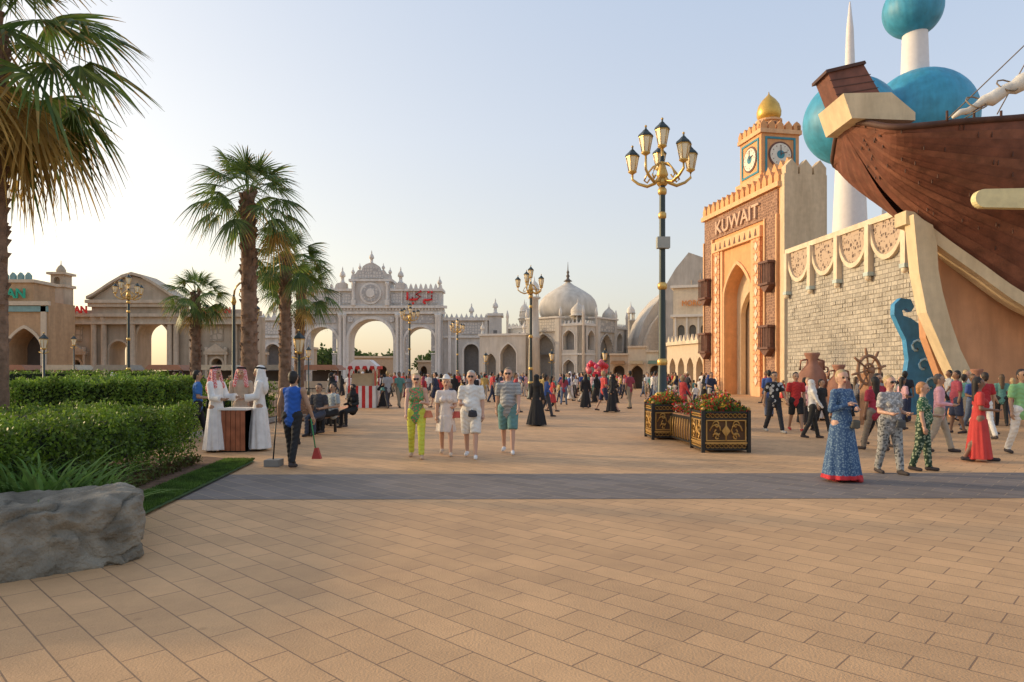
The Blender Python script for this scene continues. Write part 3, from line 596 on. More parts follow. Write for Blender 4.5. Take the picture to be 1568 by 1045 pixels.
stroke([(-1.9,1.2),(-1.9,.55),(-1.2,.4),(-.7,.5)]); stroke([(-.7,.5),(-.6,.1),(-.9,-.2)]); stroke([(-.2,1.9),(.6,1.35),(-.1,.95),(.5,.55),(1.2,.5)]); stroke([(1.2,.9),(1.2,.5),(1.7,.5)]); stroke([(2.0,1.7),(2.0,.45)])
b.ball('arabic_sign',gred,(9.8,-.3,14.7),.2); b.ball('arabic_sign',gred,(9.3,-.3,14.7),.2); b.ball('arabic_sign',gred,(6.8,-.3,12.9),.2)
b.done()
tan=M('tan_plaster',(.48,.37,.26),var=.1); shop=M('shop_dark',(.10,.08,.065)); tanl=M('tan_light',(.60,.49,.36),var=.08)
for x,y,w_,h_ in ((-34,140,12,4.8),(-20,145,10,4.0),(-50,120,14,6),(-46,100,8,4.5),(-3,125,10,6)):
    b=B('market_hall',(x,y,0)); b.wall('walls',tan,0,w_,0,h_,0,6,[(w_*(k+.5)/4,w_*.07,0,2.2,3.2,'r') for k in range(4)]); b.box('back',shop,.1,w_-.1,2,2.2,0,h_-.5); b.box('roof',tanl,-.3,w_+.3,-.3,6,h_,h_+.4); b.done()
# ---------------------------------------------------------------- Jordan building
jw=M('jordan_stone',(.45,.365,.27),var=.12,scale=.9,bump=.4,bscale=5); jl=M('jordan_stone_light',(.56,.46,.345),var=.1,bump=.3,bscale=6); jr=M('jordan_relief',(.50,.41,.31),kind='lattice',scale=1.8,col2=(.32,.265,.20))
b=B('jordan_pavilion',(-41.6,75,0))
b.wall('walls',jw,-9.2,13.4,0,8.0,0,3,[(-6.3,.55,0,2.6,3.15,'r'),(-1.6,1.0,0,4.2,5.2,'r'),(2.15,1.75,0,5.6,7.3,'r'),(9.2,.6,0,2.7,3.3,'r')],16)
for c,hw,zs,zt in ((-6.3,.55,2.6,3.15),(-1.6,1.0,4.2,5.2),(2.15,1.75,5.6,7.3),(9.2,.6,2.7,3.3)): b.trim('arch_trim',jl,c,hw,0,zs,zt,'r',.22,-.12,.02)
for c in (-6.3,9.2):
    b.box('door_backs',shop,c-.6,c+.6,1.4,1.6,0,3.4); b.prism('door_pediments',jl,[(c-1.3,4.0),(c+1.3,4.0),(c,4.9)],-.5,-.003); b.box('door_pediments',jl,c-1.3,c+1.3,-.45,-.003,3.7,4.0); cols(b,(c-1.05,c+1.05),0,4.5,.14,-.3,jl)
    b.box('reliefs',jr,c-.7,c+.7,-.1,-.002,5.2,6.8)
cols(b,(-8.8,-4.1,-3.0,-.2,.15,4.2,4.9,6.6,7.2,11.3,12.9),0,7.9,.3,-.4,jl)
for z0,z1,o in ((7.0,7.25,.75),(7.25,7.8,.6),(7.8,8.15,.95)): b.box('cornices',jl,-9.2-o*.3,13.4+o*.3,-o,-.003,z0,z1)
b.box('walls',jw,-4.4,4.7,-.3,3,8.15,9.3); b.box('cornices',jl,-4.8,5.1,-.9,3,9.3,9.65); b.box('cornices',jl,-4.6,4.9,-.7,-.303,8.9,9.3)
b.prism('pediment',jw,[(-4.5,9.65),(4.8,9.65),(4.3,10.1),(2.6,11.2),(1.2,12.0),(.15,12.3),(-.9,12.0),(-2.3,11.2),(-4.0,10.1)],-.2,2.5)
P=[(-4.8,9.75),(-4.0,10.15),(-2.3,11.3),(-.9,12.1),(.15,12.4),(1.2,12.1),(2.6,11.3),(4.3,10.15),(5.1,9.75)]
for a,c in zip(P[:-1],P[1:]): b.prism('pediment',jl,[a,c,(c[0],c[1]+.3),(a[0],a[1]+.3)],-.7,2.6)
b.prism('reliefs',jr,[(.15+1.0*math.cos(a*.4),10.75+.75*math.sin(a*.4)) for a in range(16)],-.35,-.202)
b.text('jordan_sign',gred,'JORDAN',1.05,-6.3,-1.1,8.2,.06,.95,.035); b.text('jordan_sign',gred,'JORDAN',.85,9.6,-1.1,8.2,.05,.95,.03)
b.box('parapet',jw,-9.0,-4.42,.2,2.6,8.15,8.6); b.box('parapet',jw,4.72,13.2,.2,2.6,8.15,8.7)
b.box('tower',jw,-9.6,-8.0,.5,2.2,8.0,11.2); b.box('tower',jl,-9.8,-7.8,.3,2.4,11.2,11.5); b.wall('tower',jw,-9.5,-8.1,11.5,12.6,.6,.8,[(-8.8,.35,11.5,12.0,12.35,'r')]); b.box('tower',jw,-9.5,-9.3,.8,2.1,11.5,12.6);b.box('tower',jw,-8.3,-8.1,.8,2.1,11.5,12.6); b.box('tower',jl,-9.8,-7.8,.3,2.4,12.6,12.85)
b.lathe('tower',jw,(-8.8,1.3,12.85),[(.45,0),(.5,.3),(.3,.7),(.05,.95),(.03,1.4)],12)
b.done()
ow=M('pavilion_ochre',(.50,.32,.18),var=.1,bump=.3); gsign=M('green_letters',(.03,.38,.24)); tl2=M('turquoise_band',(.22,.36,.35))
b=B('pakistan_pavilion',(-50.0,66,0))
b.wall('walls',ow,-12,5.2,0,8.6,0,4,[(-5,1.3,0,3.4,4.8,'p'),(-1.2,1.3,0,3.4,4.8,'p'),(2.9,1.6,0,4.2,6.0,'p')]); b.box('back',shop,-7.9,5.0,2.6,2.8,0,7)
for c,hw,zs,zt in ((-5,1.3,3.4,4.8),(-1.2,1.3,3.4,4.8),(2.9,1.6,4.2,6.0)): b.trim('trim',tanl,c,hw,0,zs,zt,'p',.3,-.15,.02)
b.box('trim',tanl,-12,5.4,-.35,-.003,8.2,8.6); b.box('trim',tl2,-12,5.2,-.2,-.003,7.6,8.15); b.box('walls',ow,-12,3.8,-.1,3,8.6,10.4); b.box('trim',tanl,-12.2,4.0,-.3,3.2,10.4,10.7)
for k in range(20): b.prism('crenels',tl2,[(-11+k*.74,10.7),(-10.5+k*.74,10.7),(-10.5+k*.74,11.1),(-10.75+k*.74,11.4),(-11+k*.74,11.1)],-.2,.1)
b.text('sign_letters',gsign,'PAKISTAN',1.3,.3,-.4,8.9,.06,1.0,.03)
for x in (-7.2,-3.2,.7,4.8): b.box('pilasters',tanl,x-.25,x+.25,-.2,-.003,0,8.2)
b.done()
b=B('market_stall_row',(-46,60,0))
for k in range(7):
    x=k*4.6; b.box('frame',tan,x,x+3.0,.5,2.5,0,.95); b.box('frame',shop,x+.2,x+2.8,2.2,2.4,.95,1.9)
    for q in (0,2.9): b.box('frame',brn2,x+q,x+q+.1,.5,.6,.95,2.0)
    b.prism('awning',M('awning%d'%(k%3),((.35,.17,.1),(.5,.42,.3),(.3,.26,.2))[k%3]),[(x-.2,1.95),(x+3.2,1.95),(x+2.8,2.4),(x+.2,2.4)],.1,2.6)
b.done()
# ---------------------------------------------------------------- Taj Mahal replica
tj=M('marble',(.63,.575,.50),var=.07,scale=.8,bump=.2,bscale=4); tj2=M('marble_trim',(.72,.665,.59),var=.05); tjd=M('marble_recess',(.31,.29,.265)); tjr=M('marble_relief',(.61,.56,.49),kind='lattice',scale=2.4,col2=(.40,.375,.34))
b=B('taj_mahal_replica',(8.6,105,0),-math.atan2(3,4)); h=6.6
b.box('core',tjd,-h+1.1,h-1.1,-h+1.1,h-1.1,0,8.6)
for q in range(4):
    b.T=Matrix.Rotation(q*math.pi/2,4,'Z')
    b.wall('facades',tj,-h,h,0,4.4,-h,-h+.9,[(0,1.9,0,4.4,4.4,'r')]+[(-4.3,.95,.6,2.7,3.6,'p'),(4.3,.95,.6,2.7,3.6,'p')])
    b.wall('facades',tj,-h,h,4.4,8.7,-h,-h+.9,[(0,1.9,4.4,5.3,7.4,'p'),(-4.3,.95,5.0,6.9,7.8,'p'),(4.3,.95,5.0,6.9,7.8,'p')])
    b.box('facades',tjd,-2.2,2.2,-h+1.0,-h+1.1,0,7.6)
    b.box('pishtaq',tj,-2.9,-2.2,-h-.35,-h-.003,0,9.6); b.box('pishtaq',tj,2.2,2.9,-h-.35,-h-.003,0,9.6); b.box('pishtaq',tjr,-2.2,2.2,-h-.3,-h-.003,7.7,9.6); b.box('pishtaq',tj,-2.9,2.9,-h+.003,-h+1.2,8.7,9.6); b.box('pishtaq',tj2,-3.05,3.05,-h-.5,-h+1.3,9.6,9.85)
    b.trim('trim',tjr,0,1.9,0,5.3,7.4,'p',.28,-h-.2,-h+.01)
    for x in (-4.3,4.3):
        for z0,zs,zt in ((.6,2.7,3.6),(5.0,6.9,7.8)): b.trim('trim',tj2,x,.95,z0,zs,zt,'p',.15,-h-.08,-h+.01)
    b.box('trim',tj2,-h-.1,h+.1,-h-.15,-h-.002,8.4,8.75); b.box('trim',tj2,-h,-2.9,-h-.1,-h-.002,4.25,4.5); b.box('trim',tj2,2.9,h,-h-.1,-h-.002,4.25,4.5)
    for x in (-h,-2.95,2.95): b.lathe('shafts',tj2,(x,-h-.1,0),[(.2,0),(.18,10),(.25,10.1),(.22,10.5),(.05,11.2)],10)
    for k in range(20): xx=-h+.3+k*.66; b.prism('trim',tj2,[(xx-.2,8.75),(xx+.2,8.75),(xx,9.2)],-h,-h+.15)
b.T=Matrix.Identity(4)
b.box('roof',tj,-h+.8,h-.8,-h+.8,h-.8,8.5,8.75)
b.lathe('drum',tj,(0,0,8.7),[(3.9,0),(3.9,1.0),(4.1,1.1),(4.1,1.4),(3.9,1.5)],40)
b.lathe('drum',tjr,(0,0,9.0),[(3.95,0),(3.95,.5)],40)
b.lathe('dome',tj,(0,0,10.15),[(4.0,0),(4.35,.6),(4.5,1.2),(4.45,1.9),(4.15,2.7),(3.55,3.4),(2.7,4.0),(1.7,4.6),(.9,5.05),(.4,5.45),(.25,5.7)],48)
b.lathe('finial',M('finial_dark',(.15,.12,.10)),(0,0,15.8),[(.7,0),(.35,.25),(.16,.5),(.3,.8),(.14,1.1),(.22,1.4),(.08,1.7),(.02,3.0)],12)
def chhatri(x,y,z,s=1):
    b.lathe('chhatris',tj2,(x,y,z),[(1.25*s,0),(1.25*s,.2*s)],8,False)
    for k in range(8): a=k*math.pi/4+.39; b.tube('chhatris',tj,[(x+1.05*s*math.cos(a),y+1.05*s*math.sin(a),z+.2*s),(x+1.05*s*math.cos(a),y+1.05*s*math.sin(a),z+1.3*s)],.13*s,6)
    b.lathe('chhatris',tjd,(x,y,z+.2*s),[(.6*s,0),(.6*s,1.1*s)],8)
    b.lathe('chhatris',tj,(x,y,z+1.3*s),[(1.5*s,0),(1.3*s,.12*s),(1.08*s,.2*s),(1.2*s,.6*s),(1.08*s,1.1*s),(.7*s,1.6*s),(.25*s,2.0*s),(.08*s,2.3*s),(.02*s,2.9*s)],20)
for x,y in ((-4.6,-4.6),(4.6,-4.6),(4.6,4.6),(-4.6,4.6)): chhatri(x,y,8.75,.9)
b.done()
for x,y,H in ((3.2,98,13.2),(1.9,104,10.5),(19.5,112,11)):
    b=B('minaret',(x,y,0)); b.lathe('shaft',tj,(0,0,0),[(.95,0),(.75,H*.5),(.95,H*.52),(.7,H*.54),(.58,H-1),(.9,H-.8),(.9,H-.6)],18)
    for k in range(6): a=k*math.pi/3; b.tube('kiosk',tj,[(.55*math.cos(a),.55*math.sin(a),H-.6),(.55*math.cos(a),.55*math.sin(a),H+.5)],.08,6)
    b.lathe('kiosk',tj2,(0,0,H+.5),[(.85,0),(.65,.12),(.68,.45),(.45,.9),(.12,1.2),(.02,1.9)],16); b.done()
b=B('taj_side_wing',(-1.9,100.5,0),-.25); b.wall('w',tj,-3,4,0,7.2,0,3,[(-1.3,.8,.0,3.4,4.6,'p'),(1.4,1.2,0,4.4,6.0,'p')]); b.box('w',tjd,-2.8,3.8,1.6,1.8,0,6.6); b.box('t',tj2,-3.2,4.2,-.2,3,7.2,7.5); b.trim('t',tj2,1.4,1.2,0,4.4,6.0,'p',.2,-.1,.02); pinn(b,-2.7,.5,7.5,.6,tj2); pinn(b,3.7,.5,7.5,.6,tj2); b.done()
# ---------------------------------------------------------------- buildings between Taj and Kuwait
cw=M('cream_building',(.68,.58,.44),var=.07,bump=.2); og=M('sign_orange',(.75,.27,.05)); gr=M('grey_roof',(.52,.47,.41),var=.12,scale=.6,bump=.2)
b=B('cream_pavilion',(18.9,80,0),-.35)
b.wall('walls',cw,0,7,0,11.6,0,6,[(.9+k*1.3,.4,4.6,6.8,7.3,'r') for k in range(5)]); b.box('glass',M('dull_glass',(.16,.15,.13),rough=.2),.2,6.8,.5,.6,4,8)
for z in (4.0,8.2,11.6): b.box('cornices',tj2,-.3,7.3,-.35,6,z,z+.3)
for k in range(6): b.box('pilasters',tj2,.15+k*1.3,.35+k*1.3,-.15,-.003,4.3,8.2)
b.text('sign_letters',og,'MOROCCO',.9,3.0,-.2,9.5,.06,.85,.0); b.done()
b=B('peaked_hall',(23.6,96,0),-.3); b.prism('roof',gr,[(-3.0,12.0),(-2.0,14.0),(-.6,16.4),(1.2,18.6),(3.4,17.7),(5.5,16.6),(7,14),(7,0),(-3.0,0)],0,9)
for k in range(6): b.tube('ribs',tan,[(-2.4+k*1.5,-.04,.5),(-2.0+k*1.2,-.04,12+k*.9)],.06,5)
b.done()
b=B('shell_hall',(19.6,100,0))
b.prism('shell',gr,[(-1.5,0),(-1.4,4),(-1.0,7),(-.2,9.4),(1.0,11.4),(2.6,13.2),(4.6,14.8),(6.0,13.5),(6.4,0)],0,10); b.prism('shell',M('shell_tan',(.54,.45,.35)),[(-1.0,0),(-.9,4),(-.4,6.5),(.5,8.6),(1.9,10.5),(3,9.4),(3.8,6),(4,0)],-2,-.1); b.done()
b=B('shop_row',(10.6,74,0),-.28)
for k in range(8):
    x=k*1.95; hh=(3.6,4.4,3.9,4.6,5.2,4.2,4.9,5.6)[k]
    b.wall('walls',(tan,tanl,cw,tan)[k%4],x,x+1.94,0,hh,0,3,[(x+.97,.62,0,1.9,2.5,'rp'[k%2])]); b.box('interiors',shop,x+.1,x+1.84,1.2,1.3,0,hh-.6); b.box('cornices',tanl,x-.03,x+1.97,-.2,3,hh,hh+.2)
    b.prism('awnings',M('awn_b%d'%(k%3),((.35,.2,.1),(.5,.4,.25),(.15,.25,.2))[k%3]),[(x+.2,2.65),(x+1.7,2.65),(x+1.6,3.0),(x+.3,3.0)],-.9,-.21)
b.done()
b=B('arcade',(15.0,66,0),math.atan2(-9,2.2))
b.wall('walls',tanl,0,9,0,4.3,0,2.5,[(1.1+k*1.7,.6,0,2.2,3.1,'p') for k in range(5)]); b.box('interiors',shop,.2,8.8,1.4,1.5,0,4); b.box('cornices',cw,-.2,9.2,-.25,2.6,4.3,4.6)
for k in range(12): b.prism('cresting',cw,[(k*.76,4.6),(k*.76+.5,4.6),(k*.76+.25,5.2)],0,.2)
b.done()
# ---------------------------------------------------------------- planters
iron=M('iron_black',(.025,.025,.025),rough=.45,metal=.3); pgold=M('planter_gold',(.48,.28,.08),rough=.45,metal=.4,var=.2); pin=M('planter_wood',(.13,.07,.035),var=.3)
fl=[M('flower_%d'%i,c,kind='leaf',col2=c2) for i,(c,c2) in enumerate((((.55,.03,.03),(.7,.08,.06)),((.75,.35,.03),(.85,.6,.08)),((.6,.12,.25),(.75,.5,.55)),((.07,.16,.03),(.16,.28,.06))))]
def planter(loc,rot,w=.95,d=.9,h=.88):
    bb=B('flower_planter',loc,rot)
    bb.box('body',pin,-w/2+.05,w/2-.05,-d/2+.05,d/2-.05,.08,h-.05)
    for x in (-1,1):
        for y in (-1,1): bb.box('frame',iron,x*w/2-.035,x*w/2+.035,y*d/2-.035,y*d/2+.035,0,h); bb.ball('frame',pgold,(x*w/2,y*d/2,h+.03),.04,8)
    for q in range(4):
        bb.T=Matrix.Rotation(q*math.pi/2,4,'Z'); W2=(w if q%2==0 else d)/2; D2=(d if q%2==0 else w)/2
        for z in (.07,.2,h-.18,h-.04): bb.box('frame',iron if z!=.2 else pgold,-W2+.036,W2-.036,-D2-.02,-D2+.02,z-.018,z+.018)
        for k in range(9): x=-W2+.1+k*(2*W2-.2)/8; bb.tube('frame',pgold,[(x+.04*math.cos(a),-D2-.01,h-.11+.04*math.sin(a)) for a in [j*.8 for j in range(9)]],.009,4); bb.tube('frame',pgold,[(x+.04*math.cos(a),-D2-.01,.135+.04*math.sin(a)) for a in [j*.8 for j in range(9)]],.009,4)
        for s_ in (-1,1):
            c=s_*.2
            for zc_,r_ in ((.45,1.0),(.33,.55),(.58,.55)):
                P=[(c+s_*(.14-.013*i)*r_*math.cos(a),-D2-.012,zc_+(.17-.014*i)*r_*math.sin(a)) for i,a in enumerate([j*.75 for j in range(11)])]
                bb.tube('scrolls',pgold,P,.018,5)
        bb.tube('scrolls',pgold,[(0,-D2-.012,.24),(0,-D2-.012,.66)],.016,5)
        bb.prism('scrolls',pgold,[(-.09,.45),(0,.33),(.09,.45),(0,.58)],-D2-.02,-D2-.003)
        for z in (.24,.66): bb.box('scrolls',pgold,-W2+.06,W2-.06,-D2-.018,-D2,z,z+.022)
        for x in (-W2+.06,W2-.082): bb.box('scrolls',pgold,x,x+.022,-D2-.017,-D2,.262,.66)
    bb.T=Matrix.Identity(4); e=bb.done()
    m=3000; pts=np.stack([(NP.random(m)-.5)*(w),(NP.random(m)-.5)*d,np.zeros(m)],1); rr=np.sqrt((pts[:,0]/w*2)**2+(pts[:,1]/d*2)**2); pts[:,2]=h-.05+NP.random(m)*(.36*np.clip(1.25-rr,0,1)+.08*np.sin(pts[:,0]*11)*np.cos(pts[:,1]*9))
    V,F=leafmesh(pts,.06,.7,.6); mi=np.where(NP.random(m)<.75,3,0); top=pts[:,2]>h+.05; mi=np.where(top&(NP.random(m)<.35),(np.floor((np.sin(pts[:,0]*9)+np.sin(pts[:,1]*8)+2)*.9)).astype(int)%3,mi)
    child(e,'flowers',npmesh('fl',V,F,fl,mi,link=False)); return e
planter((4.45,14.65,0),0); planter((3.95,17.4,0),0,.9,.9,.9); planter((6.0,20.3,0),0.2,1.2,.8,.8)
b=B('planter_bench',(4.05,15.3,0),rad(4))
for x in (0,.55):
    b.box('frame',iron,x-.02,x+.02,0,1.6,.60,.66); b.box('frame',iron,x-.02,x+.02,0,1.6,.08,.12)
    for k in range(9): b.tube('frame',pgold,[(x-.02,.1+k*.18,.12),(x-.02,.16+k*.18,.36),(x-.02,.1+k*.18,.6)],.012,5)
for k in range(5): b.box('slats',wm,.02+k*.105,.10+k*.105,0,1.6,.66,.69)
b.box('trough',pin,.05,.5,.02,1.58,.12,.6); e=b.done()
m=1500; pts=np.stack([NP.random(m)*.6,NP.random(m)*1.6,.72+NP.random(m)*.2],1); V,F=leafmesh(pts,.055,.7); child(e,'flowers',npmesh('fl',V,F,fl,np.where(NP.random(m)<.35,0,np.where(NP.random(m)<.2,2,3)),link=False))
# ---------------------------------------------------------------- small street furniture
rd=M('booth_red',(.6,.03,.025),rough=.5); bwht=M('booth_white',(.8,.78,.74))
b=B('popcorn_booth',(-7.15,33,0))
for k in range(8): b.box('panels',(rd,bwht)[k%2],-.66+k*.165,-.66+(k+1)*.165,-.5,.5,0,1.05)
for x in (-.64,.6): 
    for y in (-.48,.44): b.box('posts',rd,x,x+.05,y,y+.05,1.05,1.85)
b.box('glass',M('booth_inside',(.5,.4,.25)),-.5,.5,-.4,.4,1.05,1.65); b.box('roof',rd,-.78,.78,-.62,.62,1.85,2.0)
for k in range(9): b.prism('valance',(bwht,rd)[k%2],[(-.78+k*.173,2.0),(-.78+(k+1)*.173,2.0),(-.78+(k+.5)*.173,1.75)],-.66,-.625)
b.prism('roof',bwht,[(-.7,2.0),(.7,2.0),(.35,2.3),(-.35,2.3)],-.5,.5); b.done()
b=B('wooden_counter',(-5.82,14.5,0)); cwood=M('counter_wood',(.34,.12,.06),rough=.4,var=.3,scale=5)
for k in range(5): b.box('panels',cwood,-.25+k*.1,-.16+k*.1,-.25,.25,.03,.88)
b.box('core',iron,-.24,.24,-.23,.23,0,.86); b.box('top',bwht,-.29,.29,-.29,.29,.88,.92); b.done()
def bench(loc,rot,L=1.6):
    bb=B('park_bench',loc,rot)
    for k in range(5): bb.box('seat',wm,-L/2,L/2,-.22+k*.09,-.15+k*.09,.42,.45)
    for k in range(3): bb.box('backrest',wm,-L/2,L/2,.26,.29,.55+k*.12,.64+k*.12)
    for x in (-L/2+.15,L/2-.15): bb.box('legs',iron,x-.03,x+.03,-.2,-.14,0,.42); bb.box('legs',iron,x-.03,x+.03,.2,.26,0,.9); bb.box('legs',iron,x-.03,x+.03,-.14,.2,.38,.418)
    return bb.done()
bench((-5.3,18.6,0),rad(75)); bench((-5.6,20.6,0),rad(75))
def fence(x0,y0,x1,y1,h=.9):
    L_=math.hypot(x1-x0,y1-y0); bb=B('iron_fence',(x0,y0,0),math.atan2(y1-y0,x1-x0)); 
    bb.box('rails',iron,0,L_,-.015,.015,h-.06,h-.02); bb.box('rails',iron,0,L_,-.015,.015,.12,.16)
    for k in range(int(L_/.14)): bb.tube('bars',iron,[(k*.14,0,0),(k*.14,0,h+(.06 if k%2 else 0))],.012,4)
    for k in range(int(L_/2)+1): bb.box('posts',iron,k*2-.04,k*2+.04,-.04,.04,0,h+.12)
    bb.done()
fence(-24,17.6,-12.4,17.4,1.15); fence(-14,29,-8.5,31,1.0); fence(-13,21.3,-8.7,21.2,1.0)
b=B('balloon_bunch',(5.0,40,0))
for k in range(26):
    d=Vector((R.gauss(0,1),R.gauss(0,1),R.gauss(0,1))).normalized(); c=Vector((0,0,1.95))+Vector((d.x*.55,d.y*.45,d.z*.4)); b.ball('balloons',M('balloon_%d'%(k%3),((.65,.03,.05),(.6,.05,.12),(.7,.2,.2))[k%3],rough=.3),c,.15,10,1.15); b.tube('strings',bwht,[c-Vector((0,0,.15)),(0,0,1.1)],.004,3)
b.done()
# ---------------------------------------------------------------- people
def pm(col,kind=None,col2=None,scale=30):
    k='cloth_%s_%s_%s'%(tuple(round(c,3) for c in col),kind,col2); 
    if kind: return M(k,col,kind=kind,col2=col2,scale=scale,rough=.85)
    return M(k,col,rough=.85,var=.1,scale=8,bump=.25,bscale=14)
def skinm(c): return M('skin_%s'%(tuple(c),),c,rough=.5,var=.05)
def hairm(c): return M('hair_%s'%(tuple(c),),c,rough=.6,var=.25,scale=40)
def capm(a,b_,ra,rb,sy,flat,seg):
    a=Vector(a);b_=Vector(b_); d=b_-a; L_=d.length
    ax=d/L_ if L_>1e-5 else Vector((0,0,1)); u=ax.cross(Vector((0,1,0)) if abs(ax.y)<.9 else Vector((1,0,0))).normalized(); w=ax.cross(u)
    rings=[]
    if flat: rings=[(a,ra*.02),(a,ra),(b_,rb),(b_,rb*.02)]
    else:
        for k in range(4): t=math.pi/2*k/4; rings.append((a-ax*ra*math.cos(t),max(ra*math.sin(t),.001)))
        rings.append((a,ra)); rings.append((b_,rb))
        for k in range(3,-1,-1): t=math.pi/2*k/4; rings.append((b_+ax*rb*math.cos(t),max(rb*math.sin(t),.001)))
    vs=[];fs=[]
    for c,r in rings:
        for i in range(seg):
            q=2*math.pi*i/seg; p=c+(u*math.cos(q)+w*math.sin(q))*r; base=a+ax*max(0,min(L_,(p-a).dot(ax))); o=p-base; o.y*=sy; vs.append(tuple(base+o))
    for j in range(len(rings)-1):
        for i in range(seg): k=(i+1)%seg; fs.append((j*seg+i,j*seg+k,(j+1)*seg+k,(j+1)*seg+i))
    fs.append(tuple(range(seg-1,-1,-1))); fs.append(tuple((len(rings)-1)*seg+i for i in range(seg)))
    return vs,fs
SK,TP,BT,SH,HR,EY,LP,DR,HD,BG,HM=range(11)
def person(x,y,rot=0,H=1.72,fem=False,legs=(18,4,-12,14),armL=((.16,.05,-1),(.05,-.25,-1)),armR=None,top=None,sleeve='short',bottom=None,bt='pants',
           dress=None,hem=.25,hr=.24,shoe=(.05,.04,.04),skin=(.50,.30,.20),hair=(.03,.02,.015),hairlen=0,head=None,headc=None,bag=None,bagc=None,fat=1.,vox=.015,z=0,lean=0,turn=0,name=None,hemc=None):
    pr=[]; A=lambda a,b_,ra,rb,l,sy=1.,flat=False: pr.append((a,b_,ra,rb,l,sy,flat))
    f=fat; hx=.095*(1.05 if fem else 1); sw=(.165 if fem else .19)
    armR=armR or tuple((-p[0],p[1],p[2]) for p in armL)
    an=[]
    zh=.93; J={}
    for s,(a,k) in ((1,legs[:2]),(-1,legs[2:])):
        a=rad(a);k=rad(k); hp_=Vector((s*hx,0,zh)); kn=hp_+.43*Vector((s*.01,-math.sin(a),-math.cos(a))); ak=kn+.42*Vector((s*.01,-math.sin(a-k),-math.cos(a-k))); J[s]=(hp_,kn,ak,a-k); an.append(ak.z)
    dz=.075-min(an)
    V3=lambda x_,y_,z_: (x_,y_-math.tan(rad(lean))*max(0,z_-.93),z_+dz)
    up=lambda v: (v[0],v[1],v[2]+dz)
    for s in (1,-1):
        hp_,kn,ak,fa=J[s]; hp_,kn,ak=[Vector(up(q)) for q in (hp_,kn,ak)]
        if dress and hem<.9 or bt=='shorts' or bt=='skirt':
            A(hp_,kn,.085*f,.056,SK); A(kn,ak,.056,.036,SK); A(kn.lerp(ak,.3)+Vector((0,.015,0)),kn.lerp(ak,.4)+Vector((0,.015,0)),.052,.05,SK)
            if bt=='shorts' and not dress: A(hp_,hp_.lerp(kn,.98),.108*f,.092*f,BT,1,True)
        else:
            A(hp_,kn,.098*f,.07*f,BT); A(kn,kn.lerp(ak,.97),.068*f,.06,BT,1,True)
        hl=ak+Vector((0,.035,-.03)); to=ak+Vector((s*.015,-.15,-.04 if fa>-.2 else -.055)); A(hl,to,.042,.036,SH,1)
    if not (dress): A(V3(-hx*.9,0,.95),V3(hx*.9,0,.95),.115*f,.115*f,BT,.95)
    tl=DR if dress else TP
    wz=.90 if not dress else .95
    A(V3(0,0,wz),V3(0,-.01*(f-1)*10,1.13),.162*f,.150*f*(.9 if fem else 1),tl,.72)
    A(V3(0,0,1.13),V3(0,0,1.33),.148*f*(.92 if fem else 1),.168*(.93 if fem else 1),tl,.66)
    if f>1.1: A(V3(0,-.06,1.05),V3(0,-.06,1.1),.13*f,.12*f,tl,.8)
    A(V3(-sw+.05,.0,1.40),V3(sw-.05,.0,1.40),.068,.068,tl); A(V3(0,.0,1.40),V3(0,.0,1.47),.085,.055,tl,.8)
    if fem: A(V3(.075,-.085,1.26),V3(.075,-.085,1.26001),.07,.07,tl); A(V3(-.075,-.085,1.26),V3(-.075,-.085,1.26001),.07,.07,tl)
    A(V3(0,.01,1.42),V3(0,-.005,1.58),.056,.052,SK)
    ct,st=math.cos(rad(turn)),math.sin(rad(turn))
    def Hh(x_,y_,z_): return V3(x_*ct-y_*st,x_*st+y_*ct,z_)
    A(Hh(0,-.002,1.60),Hh(0,-.008,1.665),.072,.082,SK,1.15); A(Hh(0,-.035,1.565),Hh(0,-.03,1.59),.045,.06,SK)
    A(Hh(0,-.10,1.635),Hh(0,-.112,1.605),.010,.016,SK)
    for s in (1,-1):
        A(Hh(s*.082,.01,1.635),Hh(s*.082,.012,1.605),.02,.014,SK); A(Hh(s*.03,-.088,1.643),Hh(s*.034,-.087,1.643),.010,.009,EY); A(Hh(s*.02,-.094,1.66),Hh(s*.045,-.084,1.66),.006,.005,HR)
    A(Hh(-.02,-.092,1.573),Hh(.02,-.092,1.573),.008,.008,LP)
    if head=='hijab':
        A(Hh(0,.012,1.62),Hh(0,.02,1.675),.095,.096,HD,1.1); A(V3(0,.03,1.6),V3(0,.01,1.38),.085,.15,HD,.8); A(V3(0,-.05,1.52),V3(0,-.06,1.40),.07,.11,HD,.8)
    elif head=='ghutra':
        A(Hh(0,.018,1.665),Hh(0,.02,1.69),.098,.098,HD,1.1); A(Hh(0,.055,1.68),V3(0,.10,1.33),.10,.17,HD,.5)
        for s in (1,-1): A(Hh(s*.085,.0,1.68),V3(s*.12,-.05,1.36),.035,.05,HD,1.2)
    else:
        A(Hh(0,.022,1.665),Hh(0,.02,1.692),.090,.084,HR,1.1)
        A(Hh(0,.045,1.60),Hh(0,.04,1.66),.068,.08,HR)
        if hairlen: A(Hh(0,.06,1.66),Hh(0,.075,1.66-hairlen),.088,.06,HR,.75)
        if head=='hat': A(Hh(0,.01,1.715),Hh(0,.01,1.73),.16,.15,HD,1,True); A(Hh(0,.01,1.70),Hh(0,.012,1.75),.095,.075,HD)
        if head=='cap': A(Hh(0,.015,1.695),Hh(0,.015,1.71),.096,.088,HD,1.1); A(Hh(0,-.08,1.70),Hh(0,-.15,1.69),.06,.05,HD,1,True)
        if head=='glasses': 
            for s in (1,-1): A(Hh(s*.02,-.10,1.645),Hh(s*.045,-.094,1.643),.018,.018,EY)
